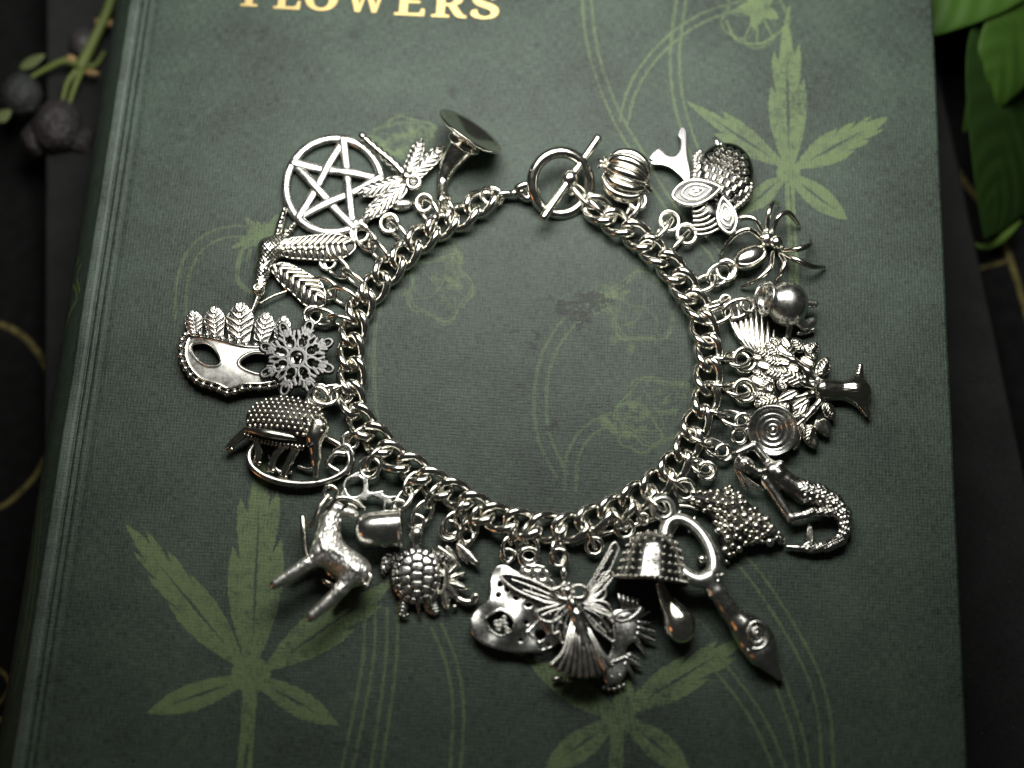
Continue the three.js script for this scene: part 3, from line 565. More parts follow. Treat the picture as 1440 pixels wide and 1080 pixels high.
// ---------------------------------------------------------------- charms, from the clasp anticlockwise
{ // pentacle
  const o = thing('pentacle_charm', 'round silver pentacle charm with woven five-pointed star in a ring', 'charm', 469, 260, 9);
  const c = [469, 260], V = [0, 1, 2, 3, 4].map(k => { const a = (9.7 + 72 * k) * PI / 180; return [c[0] + 65 * sin(a), c[1] - 65 * cos(a)]; });
  part(o, 'rim', tube(arc(c[0], c[1], 67, 66, 0, 2 * PI * 0.975, 39, 8), 6.4, { closed: true, seg: 90, rad: 12, fz: 0.75 }), M.satin);
  for (let k = 0; k < 5; k++) {
    const a = V[k], b = V[(k + 2) % 5], P = []; for (let j = 0; j <= 12; j++) { const u = j / 12; P.push([mix(a[0], b[0], u), mix(a[1], b[1], u), 9 + 2.6 * sin(2 * PI * (u - 0.5) * 1.32)]); }
    part(o, 'star_bar', tube(P, 6, { seg: 36, rad: 12, fz: 0.5 }), M.satin);
  }
  part(o, 'tab', ell(503, 314, 8, 9, 7, 5, 0.6), M.satin);
  hang(o, [508, 327, 9], 14, 3.4);
}
{ // hat
  const ax = [0.51, -0.66, 0.55], q = hypot(...ax), a = ax.map(v => v / q), O = [661, 193, 44];
  const o = thing('hat_charm', 'flared silver hat charm tipped on its round brim above the chain', 'charm', 655, 215, 30);
  part(o, 'brim', lathe([[0.1, -13], [14, -12.5], [28, -8], [40, -2.5], [47, 1], [49.5, 3], [50.2, 1.6], [48.5, -1.2], [42, -4.6], [30, -10], [23, -14]], O, a, 56), M.polished);
  const T = (s, dx = 0, dy = 0) => [O[0] + a[0] * s + dx, O[1] + a[1] * s + dy, max(6, O[2] + a[2] * s)];
  part(o, 'cone', tube([T(-11), T(-20), T(-36, -2, -1), T(-54, -4, 0), T(-72, -2, 4), [620, 270, 10]], u => mix(22, 5.5, u ** 0.75), { seg: 40, rad: 22, caps: false }), M.polished);
  part(o, 'hat_band', lathe([[20, -17], [24, -16], [25, -18.5], [23, -21], [19, -21]], O, a, 40), M.polished);
  hang(o, [626, 278, 15], 12, 3.2, { ax: [0.8, 0.3, 0.5] });
}
{ // dragonfly
  const o = thing('dragonfly_charm', 'silver dragonfly charm with ribbed wings and beaded tail over the pentacle', 'charm', 566, 245, 18);
  part(o, 'tail', tube([[508, 193, 20], [530, 212, 20], [552, 230, 20], [572, 250, 19]], u => 5 + 2 * u + 1.5 * cos(u * 2 * PI * 8), { seg: 90, rad: 10 }), M.silver);
  part(o, 'body', [ell(572, 249, 19, 11, 7.5, 8, 0.8), tube(arc(582, 258, 8.5, 8.5, 0, 6.1, 12, 22), 3.2, { closed: true, seg: 30 }), bead(582, 258, 22, 4.2)], M.silver);
  for (const [p, q, w] of [[[573, 246, 17], [592, 195, 15], 8.5], [[577, 252, 16], [624, 204, 14], 9.5], [[568, 254, 17], [505, 272, 16], 9.5], [[572, 260, 18], [513, 308, 17], 10.5]])
    plume(o, 'wing', p, q, w, { n: 6, slant: 0.2, h: 3.4, r: 0.25, edge: 1.1, spine: 1.8 });
  hang(o, [597, 284, 15], 13, 3.2);
}
{ // drop bead behind it
  const o = thing('drop_charm', 'small smooth oval bead charm half under the dragonfly wing', 'charm', 565, 288, 9);
  part(o, 'drop', ell(565, 288, 9, 17, 8.5, 8, -0.08), M.polished);
  hang(o, [548, 314, 9], 14, 3.4);
}
{ // hummingbird
  const o = thing('hummingbird_charm', 'silver hummingbird charm with long beak and two feathered wings', 'charm', 415, 375, 12);
  const f = (x, y, z) => {
    let d = dCone(x, y, z, [391, 336, 10], [377, 352, 15], 9, 16);
    d = smin(d, dCone(x, y, z, [377, 352, 12], [370, 382, 15], 15, 11.5), 7);
    d = smin(d, dCone(x, y, z, [370, 382, 12], [367, 408, 15], 11, 10), 6);
    d = smin(d, dCone(x, y, z, [377, 350, 11], [440, 358, 9], 12, 4), 8);
    return d + 0.35 * sin(x * 1.1) * sin(y * 1.0);
  };
  part(o, 'body', nets(f, [350, 320, -4], [450, 424, 38], 1.3), M.satin);
  part(o, 'beak', tube([[367, 412, 12], [362, 426, 11], [355, 444, 10]], u => 5 - 2.4 * u), M.silver);
  part(o, 'eye', [ring(366, 409, 26, 4.2, 1.5), bead(366, 409, 25, 2)], M.polished);
  const wingProf = u => min(1, 0.62 + 0.55 * u) * min(1, sin(PI * (u * 0.97 + 0.03)) * 1.5) ** 0.5;
  plume(o, 'wing', [383, 351, 15], [499, 347, 13], 19, { n: 13, slants: [0.04, 0.12], h: 6, r: 0.34, prof: wingProf, edge: 1.4, spine: 0 });
  plume(o, 'wing', [384, 374, 13], [458, 427, 10], 19, { n: 8, slants: [0.1, 0.22], h: 6, r: 0.31, prof: wingProf, edge: 1.4, spine: 0, bend: -3 });
  part(o, 'wing_coverts', Array.from({ length: 9 }, (_, k) => ell(390 + k * 8, 352 + (k & 1) * 2, 22, 3, 4.5, 2, 0.2, 8)), M.satin);
  part(o, 'wing_edge', tube([[381, 373, 12], [392, 388, 13], [400, 402, 12], [418, 412, 10], [436, 420, 9]], 2), M.silver);
  part(o, 'strut', tube([[369, 426, 11], [386, 416, 11], [404, 409, 10]], 2), M.silver);
  for (const q of [[[385, 340, 12], [396, 291, 9]], [[389, 342, 11], [412, 312, 8]]]) part(o, 'tail_feather', leaf(q[0], q[1], 5.5, { h: 4, ribs: 4, rd: 0.6, prof: u => 0.75 + 0.25 * sin(PI * u), mid: 1 }), M.silver);
  for (let k = 0; k < 16; k++) { const a = 372 + (k % 3) * 5 + 1.5 * sin(k * 3), b = 346 + k * 3; if (b < 395) part(o, 'fleck', ell(a - max(0, b - 370) * 0.25, b, 30.2 - max(0, b - 358) * 0.11, 1.4, 2.3, 1.6, 0.3, 8), M.patina); }
  hang(o, [460, 366, 9], 13, 3.2); hang(o, [440, 398, 9], 11, 3);
}
{ // mask
  const o = thing('mask_charm', 'silver masquerade mask charm with beaded edge and upright feathers', 'charm', 330, 500, 14);
  const dome = (x, y) => 12 + 9 * (1 - ((x - 335) / 85) ** 2) - 0.004 * (y - 512) ** 2;
  const out = [[262, 473], [285, 474], [310, 480], [345, 489], [376, 488], [405, 478], [424, 468], [430, 490], [424, 512], [405, 532], [378, 541], [348, 543], [325, 549], [310, 543], [285, 535], [266, 516], [258, 494]];
  const eyeL = spline([[270, 487], [288, 485], [303, 496], [310, 512], [298, 514], [282, 506]]), eyeR = spline([[341, 513], [356, 501], [378, 502], [394, 510], [380, 524], [358, 523]]);
  part(o, 'face_plate', plate(out, { holes: [eyeL, eyeR], z: dome, th: 4, round: 2, add: (x, y) => 1.6 * Math.exp(-((min(abs(dPoly(x, y, eyeL) - 3), abs(dPoly(x, y, eyeR) - 3)) / 1.6) ** 2)) }), M.brushed);
  const E = spline(out, 10), rim = E.map(([x, y]) => [335 + (x - 335) * 0.965, 510 + (y - 510) * 0.955, dome(x, y) + 2.5]);
  part(o, 'rim', tube(rim.filter((_, k) => k % 3 === 0), 2.4, { closed: true, seg: 130 }), M.silver);
  part(o, 'border', tube(E.filter((_, k) => k % 4 === 0).map(([x, y]) => [335 + (x - 335) * 1.06, 510 + (y - 510) * 1.09, dome(x, y) - 3.5]), 5, { closed: true, seg: 120, fz: 0.7 }), M.patina);
  let last = [0, 0]; for (const [x, y] of [...E, ...E.slice(0, 1)]) { const p = [335 + (x - 335) * 1.075, 510 + (y - 510) * 1.11]; if (hypot(p[0] - last[0], p[1] - last[1]) < 10.2) continue; last = p; part(o, 'bead', bead(p[0], p[1], dome(x, y) + 0.5, 4.4, 14), M.silver); }
  for (const [b, t, w] of [[[335, 480, 12], [334, 426, 15], 20], [[301, 472, 11], [296, 431, 15], 15], [[271, 468, 8], [266, 437, 14], 13], [[365, 480, 12], [373, 440, 14], 14], [[392, 476, 9], [397, 444, 12], 12]])
    plume(o, 'feather', b, t, w, { n: 5, slant: 0.2, h: 3, r: 0.40, edge: 1.2, spine: 2.4, mat: M.satin, ground: M.aged, prof: u => min(1, (0.66 + 0.5 * u) * min(1, max(0, 1.001 - u) ** 0.62 * 1.75)) });
  hang(o, [437, 443, 13], 14, 3.4);
}
{ // snowflake
  const o = thing('snowflake_charm', 'dark grey openwork snowflake charm overlapping the mask', 'charm', 418, 505, 20);
  const c = [418, 505, 24], seg = (x, y, ax, ay, bx, by, r) => dCone(x, y, 0, [ax, ay, 0], [bx, by, 0], r, r), loopD = (x, y, cx, a, b, r) => { const q = hypot((x - cx) / a, y / b), g = hypot((x - cx) / a / a, y / b / b) || 1; return abs(q * (q - 1) / g) - r; };
  const fold = (x, y) => { let a = atan2(y - c[1], x - c[0]) - 0.32; const r = hypot(x - c[0], y - c[1]); a = abs(a - Math.round(a / (PI / 4)) * PI / 4); const X = r * cos(a), Y = r * sin(a);
    let d = abs(r - 12) - 4; d = min(d, loopD(X, Y, 25, 11, 7.4, 3.1)); d = min(d, seg(X, Y, 34, 0, 42, 0, 4)); d = min(d, loopD(X, Y, 46, 8, 5.4, 3.1)); d = min(d, seg(X, Y, 27, 6, 36, 12, 3.6)); return min(d, seg(X, Y, 36, 5, 42, 8, 3.2)); };
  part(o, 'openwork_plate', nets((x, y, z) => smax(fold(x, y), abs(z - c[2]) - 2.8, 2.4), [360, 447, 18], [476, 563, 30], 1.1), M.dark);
  part(o, 'hub', bead(c[0], c[1], c[2] - 1, 5), M.dark);
  hang(o, [452, 556, 22], 16, 3.2, { tilt: 40 });
}
{ // hedgehog
  const o = thing('hedgehog_charm', 'silver hedgehog charm with rows of bright studs, lying on its legs', 'charm', 400, 610, 26);
  const C = [403, 594, 26], A = 0.10, R = [59, 35, 26];
  part(o, 'back', ell(...C, ...R, A, 40), M.patina);
  const S = []; for (let row = 0; row < 9; row++) for (let k = 0; k < 14; k++) {
    const v = -0.93 + row * 0.185, u = -0.9 + (k + (row & 1) * 0.5) * 0.138, q = u * u + v * v; if (q > 0.97) continue;
    const X = u * R[0], Y = v * R[1], x = C[0] + X * cos(A) - Y * sin(A), y = C[1] + X * sin(A) + Y * cos(A), z = C[2] + R[2] * sqrt(1 - q); if (y > 612 + (x - 400) * 0.16 || x > 455) continue;
    S.push(bead(x, y, z + 0.6, 2.7 + 0.4 * rnd(), 10));
  }
  part(o, 'studs', S, M.silver);
  const band = []; for (let k = 0; k <= 14; k++) { const u = k / 14; band.push([mix(347, 424, u), mix(606, 620, u) + 3 * sin(PI * u), 48 - 3 * abs(2 * u - 1) ** 2 * 4]); }
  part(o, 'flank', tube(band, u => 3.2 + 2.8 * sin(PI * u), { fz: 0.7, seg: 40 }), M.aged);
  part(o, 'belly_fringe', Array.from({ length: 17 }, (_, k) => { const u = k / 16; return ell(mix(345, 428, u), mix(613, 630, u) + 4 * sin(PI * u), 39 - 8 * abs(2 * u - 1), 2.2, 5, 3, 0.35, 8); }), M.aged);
  part(o, 'head', nets((x, y, z) => smin(smin(dEll(x, y, z, [447, 604, 36], 17, 19, 15), dCone(x, y, z, [443, 618, 38], [446, 646, 30], 12, 6.5), 8), dCone(x, y, z, [446, 646, 30], [446, 667, 24], 6, 4), 5), [424, 578, 10], [472, 678, 58], 1.3), M.silver);
  part(o, 'brow_studs', [[442, 594], [452, 591], [447, 601], [458, 603], [438, 604], [455, 612]].map(p => bead(p[0], p[1], 50 - abs(p[0] - 447) * 0.25, 2.4, 8)), M.silver);
  part(o, 'ear', leaf([432, 612, 44], [430, 588, 50], 6, { h: 5 }), M.silver); part(o, 'eye', [ring(440, 631, 45, 3.2, 1.2, [-0.3, 0.1, 1]), bead(440, 631, 44, 2)], M.dark);
  for (const P of [[[346, 606, 24], [332, 616, 20], [322, 625, 16]], [[362, 616, 26], [365, 632, 22], [363, 645, 18]], [[400, 626, 26], [388, 640, 22], [382, 655, 16]], [[418, 630, 26], [408, 648, 22], [400, 664, 16]]]) part(o, 'leg', [tube(P, u => 7 - 1.5 * u), bead(P[2][0] - 3, P[2][1] + 2, P[2][2], 4), bead(P[2][0] + 3, P[2][1] + 4, P[2][2], 3.4)], M.silver);
  hang(o, [445, 560, 30], 16, 3.2, { tilt: 35, chain: nearChain(500, 548) });
}
{ // oval frame below it
  const o = thing('oval_frame_charm', 'flat open oval frame charm lying under the hedgehog', 'charm', 420, 650, 8);
  part(o, 'frame', tube(arc(421, 646, 71, 36, 0.25, 2 * PI * 0.97 + 0.25, 30, u => 9 + 3 * sin(u * 6.28), 0.06), 6, { closed: true, seg: 90, fz: 1, mod: (u, a) => 1 - 0.25 * cos(2 * a) }), M.aged);
  part(o, 'cross_piece', [tube([[476, 664, 12], [462, 654, 14], [472, 640, 16], [484, 640, 16]], 4.4, { fz: 0.8 }), tube([[470, 636, 14], [488, 628, 16], [496, 645, 15], [490, 666, 12]], 4.2)], M.silver);
  part(o, 'inner_curl', [tube([[420, 656, 8], [436, 660, 10], [448, 654, 10], [440, 644, 9]], 3), tube([[378, 640, 7], [392, 662, 8], [410, 664, 8]], 3)], M.silver);
  hang(o, [492, 622, 16], 13, 3.4);
}
{ // openwork crown
  const o = thing('openwork_charm', 'flat openwork charm of bright rings and points above the polished dome', 'charm', 520, 690, 14);
  const N = (x, y, r0, r1) => abs(hypot(x - 0, y - 0) - r0) - r1;
  const f2 = (x, y) => {
    let d = N(x - 499, y - 685, 15.5, 2.6);
    d = smin(d, dCone(x, y, 0, [484, 692, 0], [479, 700, 0], 4, 3), 3);
    d = smin(d, max(N(x - 524, y - 726, 31, 3.4), y - 708), 4);
    d = smin(d, dCone(x, y, 0, [514, 700, 0], [514, 672, 0], 4, 3), 5); d = smin(d, dCone(x, y, 0, [499, 668, 0], [512, 662, 0], 3, 3), 4);
    for (const [a, b] of [[[536, 700], [533, 694]], [[543, 702], [556, 699]], [[543, 702], [541, 716]], [[530, 696], [538, 692]]]) d = smin(d, dCone(x, y, 0, [...a, 0], [...b, 0], 3.4, 2), 4);
    return d;
  };
  part(o, 'open_plate', nets((x, y, z) => smax(f2(x, y), abs(z - 15 - 0.03 * (x - 520)) - 2.4, 2.2), [472, 652, 8], [566, 724, 22], 1.2), M.polished);
  hang(o, [519, 658, 16], 16, 3.6);
}
{ // goat
  const o = thing('goat_charm', 'shaggy silver goat charm tipped over with its legs in the air', 'charm', 455, 785, 30);
  const f = (x, y, z) => {
    let d = dCone(x, y, z, [462, 735, 34], [460, 775, 34], 15, 21);
    d = smin(d, dCone(x, y, z, [462, 776, 34], [500, 802, 32], 21, 22), 12);
    d = smin(d, dCone(x, y, z, [455, 782, 42], [432, 797, 46], 14, 7.5), 8); d = smin(d, dCone(x, y, z, [432, 797, 46], [393, 823, 48], 9.5, 7.5), 4);
    d = smin(d, dCone(x, y, z, [500, 806, 42], [482, 832, 46], 16, 8.5), 8); d = smin(d, dCone(x, y, z, [482, 832, 46], [445, 867, 48], 10, 7.5), 4);
    d = smin(d, dCone(x, y, z, [448, 776, 24], [408, 802, 22], 7, 4.5), 6); d = smin(d, dCone(x, y, z, [490, 816, 20], [470, 846, 12], 7, 4.5), 6);
    d = smin(d, dCone(x, y, z, [462, 735, 34], [470, 716, 36], 11, 9), 8); d = smin(d, dCone(x, y, z, [470, 716, 36], [496, 724, 40], 9, 6), 6);
    const body = clamp((x + y - 1185) / 20) * 1.0;
    const leg = clamp((x - 440 + (870 - y) * 0.35) / 26) * clamp((848 - y) / 20); return d + (0.15 + 1.05 * body * leg) * noise(x / 3.2 + y / 9, (y - x) / 9, z / 6) * 1.3;
  };
  part(o, 'body', nets(f, [380, 692, -4], [534, 884, 66], 1.5), M.brushed);
  for (const [x, y, z] of [[390, 825, 48], [442, 870, 48]]) part(o, 'hoof', [bead(x, y, z, 6.4), bead(x + 6, y - 6, z + 1, 5.6)], M.polished);
  part(o, 'horn', tube([[466, 712, 40], [460, 718, 44], [474, 703, 46], [494, 704, 44], [511, 716, 40]], u => 4.5 - 2 * u, { seg: 36 }), M.silver);
  part(o, 'horn', tube([[478, 720, 42], [490, 712, 46], [500, 716, 44]], u => 3.4 - 1.6 * u), M.silver);
  part(o, 'tail', [tube([[512, 800, 34], [522, 812, 36], [518, 826, 38]], u => 5 - 2 * u), bead(515, 823, 40, 3.4)], M.silver);
  part(o, 'beard', [tube([[434, 738, 30], [440, 728, 32], [446, 714, 34], [458, 695, 30]], u => 3.6 - u), tube([[422, 726, 26], [424, 745, 28], [427, 770, 26], [431, 790, 24]], u => 4.6 - 1.5 * abs(u - 0.4))], M.silver);
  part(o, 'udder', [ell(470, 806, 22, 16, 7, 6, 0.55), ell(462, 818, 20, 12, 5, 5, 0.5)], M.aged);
  hang(o, [460, 690, 26], 11, 3, { noring: true });
}
{ // polished dome
  const o = thing('dome_charm', 'smooth polished dome-ended cylinder charm beside the goat', 'charm', 535, 742, 27);
  part(o, 'dome', lathe([[0.1, 35], [8, 34.5], [15, 31.5], [20.5, 26], [23.6, 18], [25, 8], [25.6, -4], [25.9, -18], [25.9, -29], [24.6, -30.6], [22, -30.8], [21.5, -26], [0.1, -25]], [533, 744, 27], [-1, 0.06, 0.02], 48), M.polished);
  part(o, 'rim', lathe([[25, -27], [27.3, -27.6], [27.6, -29.6], [26.8, -31.5], [23.5, -31.6], [23, -29]], [533, 744, 27], [-1, 0.06, 0.02], 48), M.polished);
  hang(o, [560, 712, 26], 11, 2.8, { tilt: 20 });
}
// a plated shell: cells of the seeds, each a raised plate with a gap round it
function scutes(seeds, out, zf, gap = 1.0, h = 1.3) {
  const cells = [];
  seeds.forEach((s, i) => {
    let P = out.map(p => [...p]);
    seeds.forEach((q, j) => {
      if (i === j) return;
      const mx = (s[0] + q[0]) / 2, my = (s[1] + q[1]) / 2, nx = q[0] - s[0], ny = q[1] - s[1], R = [];
      P.forEach((a, k) => { const b = P[(k + 1) % P.length], da = (a[0] - mx) * nx + (a[1] - my) * ny, db = (b[0] - mx) * nx + (b[1] - my) * ny; if (da <= 0) R.push(a); if ((da < 0) !== (db < 0)) { const t = da / (da - db); R.push([mix(a[0], b[0], t), mix(a[1], b[1], t)]); } });
      P = R;
    });
    if (P.length < 3) return;
    let c = [0, 0]; P.forEach(p => { c[0] += p[0] / P.length; c[1] += p[1] / P.length; });
    const g = { p: [], n: [], i: [] }, N = 24, B = [];
    for (let k = 0; k < N; k++) {                                     // even steps round the polygon, rounded and drawn in
      const a = k / N * 2 * PI, dx = cos(a), dy = sin(a); let r = 99;
      P.forEach((p, m) => { const q = P[(m + 1) % P.length], ex = q[0] - p[0], ey = q[1] - p[1], den = dx * ey - dy * ex; if (abs(den) < 1e-9) return; const t = ((p[0] - c[0]) * ey - (p[1] - c[1]) * ex) / den, u = ((p[0] - c[0]) * dy - (p[1] - c[1]) * dx) / den; if (t > 0 && u >= -0.001 && u <= 1.001) r = min(r, t); });
      B.push(max(0.6, r - gap));
    }
    for (let k = 0; k < N; k++) B[k] = 0.6 * B[k] + 0.2 * (B[(k + 1) % N] + B[(k + N - 1) % N]);
    const rings = [0, 0.45, 0.74, 0.9, 1.0, 1.03], drop = [h, h * 0.97, h * 0.85, h * 0.55, 0.1, -1.6], at = (m, k) => { const a = k / N * 2 * PI, r = B[k % N] * rings[m], x = c[0] + cos(a) * r, y = c[1] + sin(a) * r; return [x, y, zf(x, y) + drop[m]]; };
    for (let m = 0; m < rings.length; m++) for (let k = 0; k <= N; k++) {
      const p = at(m, k), A = at(min(m + 1, 5), k), D = at(max(m - 1, 0), k), E = at(max(m, 1), (k + 1) % N), F = at(max(m, 1), (k + N - 1) % N);
      const n = new THREE.Vector3(A[0] - D[0], A[1] - D[1], A[2] - D[2]).cross(new THREE.Vector3(E[0] - F[0], E[1] - F[1], E[2] - F[2])).normalize(); if (n.z < 0) n.negate(); if (m === 0) n.set(0, 0, 1);
      g.p.push(...p); g.n.push(n.x, n.y, n.z);
    }
    for (let m = 0; m < 5; m++) for (let k = 0; k < N; k++) { const a = m * (N + 1) + k, b = a + N + 1; g.i.push(a, b, a + 1, a + 1, b, b + 1); }
    cells.push(g);
  });
  return cells;
}
{ // turtle
  const o = thing('turtle_charm', 'small silver sea turtle charm with plated shell and dark grooves', 'charm', 585, 808, 10);
  const C = [586, 810], rx = 37, ry = 41, zf = (x, y) => { const q = ((x - C[0]) / rx) ** 2 + ((y - C[1]) / ry) ** 2; return 10 + 13 * sqrt(max(0.02, 1.04 - q)); };
  part(o, 'shell_base', ell(C[0], C[1], 8, rx + 1.5, ry + 1.5, 13, 0, 40), M.patina);
  const S = [[587, 786], [588, 799], [587, 812], [587, 825], [587, 837], [602, 790], [604, 804], [604, 818], [601, 832], [571, 790], [569, 804], [570, 818], [573, 832]];
  for (let k = 0; k < 20; k++) { const a = k / 20 * 2 * PI + 0.1; S.push([C[0] + cos(a) * 33.5, C[1] + sin(a) * 38]); }
  for (const g of scutes(S, oval(C[0], C[1], rx, ry, 0, 44), zf)) part(o, 'scute', g, M.silver);
  part(o, 'head', nets((x, y, z) => smin(dEll(x, y, z, [585, 752, 16], 10.5, 12, 9.5), dCone(x, y, z, [585, 758, 13], [586, 775, 12], 6.5, 7), 5), [570, 736, 2], [602, 784, 28], 1.3), M.silver);
  const fl = { h: 4, ribs: 5, rd: 0.7, prof: u => 0.55 + 0.5 * sin(PI * u) };
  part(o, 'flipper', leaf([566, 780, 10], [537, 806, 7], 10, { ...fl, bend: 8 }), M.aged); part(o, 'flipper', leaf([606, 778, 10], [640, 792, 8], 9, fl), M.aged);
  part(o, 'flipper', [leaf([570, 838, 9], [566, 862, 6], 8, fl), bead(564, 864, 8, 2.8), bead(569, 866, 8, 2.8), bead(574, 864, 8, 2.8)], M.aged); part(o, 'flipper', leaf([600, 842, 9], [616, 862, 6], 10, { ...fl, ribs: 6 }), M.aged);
  part(o, 'tail', tube([[588, 848, 10], [590, 858, 8], [591, 866, 6]], u => 4 - 2 * u), M.aged);
  hang(o, [585, 735, 16], 12, 3.2);
}
{ // flower with narrow petals
  const o = thing('flower_charm', 'silver flower charm with narrow pointed petals tucked beside the turtle', 'charm', 640, 822, 10);
  const c = [622, 818];
  [[660, 803, 7], [662, 829, 9], [648, 846, 9], [631, 862, 9], [647, 789, 8], [606, 766, 6], [628, 794, 9], [600, 858, 8]].forEach(([x, y, w], k) => part(o, 'petal', leaf([mix(c[0], x, 0.2), mix(c[1], y, 0.2), 12 + k % 3], [x, y, 9 + 3 * (k % 2)], w * 0.75, { h: 5, mid: 1.4, prof: u => sin(PI * u ** 0.7) ** 0.8 }), M.satin));
  part(o, 'calyx', tube(arc(596, 812, 33, 36, -0.55, 0.75, 10, 17), u => 2 + 2.6 * sin(PI * u)), M.satin);
  part(o, 'stem', [tube([[616, 770, 18], [632, 782, 19], [646, 797, 17]], 2.3), tube([[628, 770, 16], [634, 776, 15], [640, 786, 14]], 3)], M.satin);
  part(o, 'curl', [tube([[646, 842, 10], [654, 846, 11], [664, 846, 12], [669, 839, 13]], u => 4.5 + 2 * u), bead(640, 853, 8, 4)], M.satin);
  hang(o, [631, 746, 15], 15, 3.4);
}
{ // slender smooth leaf
  const o = thing('slender_leaf_charm', 'smooth slender leaf-shaped charm just right of the flower charm', 'charm', 658, 778, 12);
  part(o, 'leaf_blade', leaf([641, 764, 13], [677, 798, 10], 7.5, { h: 6, th: 4, prof: u => sin(PI * u ** 0.8) ** 0.6 }), M.satin);
  part(o, 'twig', [tube([[643, 767, 13], [648, 782, 11], [656, 790, 9]], 2.4), tube([[648, 775, 12], [655, 776, 13]], 2)], M.satin);
  hang(o, [655, 757, 13], 14, 3.2, { ax: [-0.5, -0.2, 0.8] });
}
{ // palette-shaped charm
  const o = thing('palette_charm', 'broad smooth rounded charm with small cut-outs left of the fairy', 'charm', 720, 860, 9);
  const out = [[698, 795], [689, 812], [688, 836], [683, 848], [670, 856], [661, 874], [664, 893], [680, 907], [706, 916], [740, 919], [768, 916], [788, 902], [790, 878], [776, 852], [757, 828], [742, 812], [724, 800], [712, 793]];
  const hole = [[686, 872], [694, 866], [704, 862], [716, 868], [722, 880], [716, 890], [704, 893], [692, 886]];
  const dome = (x, y) => 8 + 9 * Math.exp(-(((x - 720) / 52) ** 2 + ((y - 862) / 50) ** 2)) + 2.2 * sin(x / 9) * sin(y / 11) + 0.05 * (y - 800);
  part(o, 'plate', plate(out, { holes: [hole, oval(760, 893, 7, 7), oval(761, 909, 3.4, 3.4), oval(771, 906, 3, 3), oval(743, 852, 4, 3), oval(703, 822, 2.6, 2.6, 0, 12), oval(714, 830, 2.6, 2.6, 0, 12), oval(701, 838, 2.6, 2.6, 0, 12), oval(726, 842, 2.6, 2.6, 0, 12), oval(740, 876, 3, 3, 0, 12), oval(732, 900, 2.8, 2.8, 0, 12)], z: dome, th: 4.5, round: 1.8, cell: 1.1, add: (x, y) => 1.4 * Math.exp(-(((dPoly(x, y, hole) - 2) / 1.6) ** 2)) + 1.2 * Math.exp(-(((abs(x - 758) + abs(y - 890) - 16) / 1.6) ** 2)) }), M.polished);
  part(o, 'blossom', [[704, 876], [711, 880], [709, 871], [702, 884], [698, 877], [714, 888], [718, 894]].map(p => [ring(p[0], p[1], 18, 3, 1.5), bead(p[0], p[1], 17, 1.6, 8)]), M.silver);
  hang(o, [714, 781, 12], 11, 3);
}
{ // dotted charm behind the fairy
  const o = thing('dotted_charm', 'bright flat charm with dark dimples behind the upper left fairy wing', 'charm', 755, 818, 9);
  part(o, 'plate', plate([[731, 797], [745, 794], [768, 797], [776, 812], [786, 830], [784, 850], [768, 862], [748, 850], [736, 830]], { z: (x, y) => 9 + 4 * Math.exp(-(((x - 755) / 30) ** 2)) + 0.05 * (y - 797), th: 5, add: (x, y) => -2 * Math.exp(-((hypot(((x + (floor(y / 13) & 1) * 7) % 14) - 7, (y % 13) - 6.5) / 2.7) ** 2)) }), M.polished);
  part(o, 'dimples', Array.from({ length: 40 }, (_, k) => { const j = 61 + floor(k / 6), y = j * 13 + 6.5, x = floor(728 / 14) * 14 + (k % 6) * 14 + 7 - (j & 1) * 7; return dPoly(x, y, [[735, 799], [768, 800], [782, 830], [770, 855], [748, 846]]) < 0 ? [ell(x, y, 9.3 + 0.05 * (y - 797) + 4 * Math.exp(-(((x - 755) / 30) ** 2)), 2.5, 3, 1.4, 0.3, 8)] : []; }), M.patina);
  hang(o, [744, 784, 12], 15, 4.2);
}
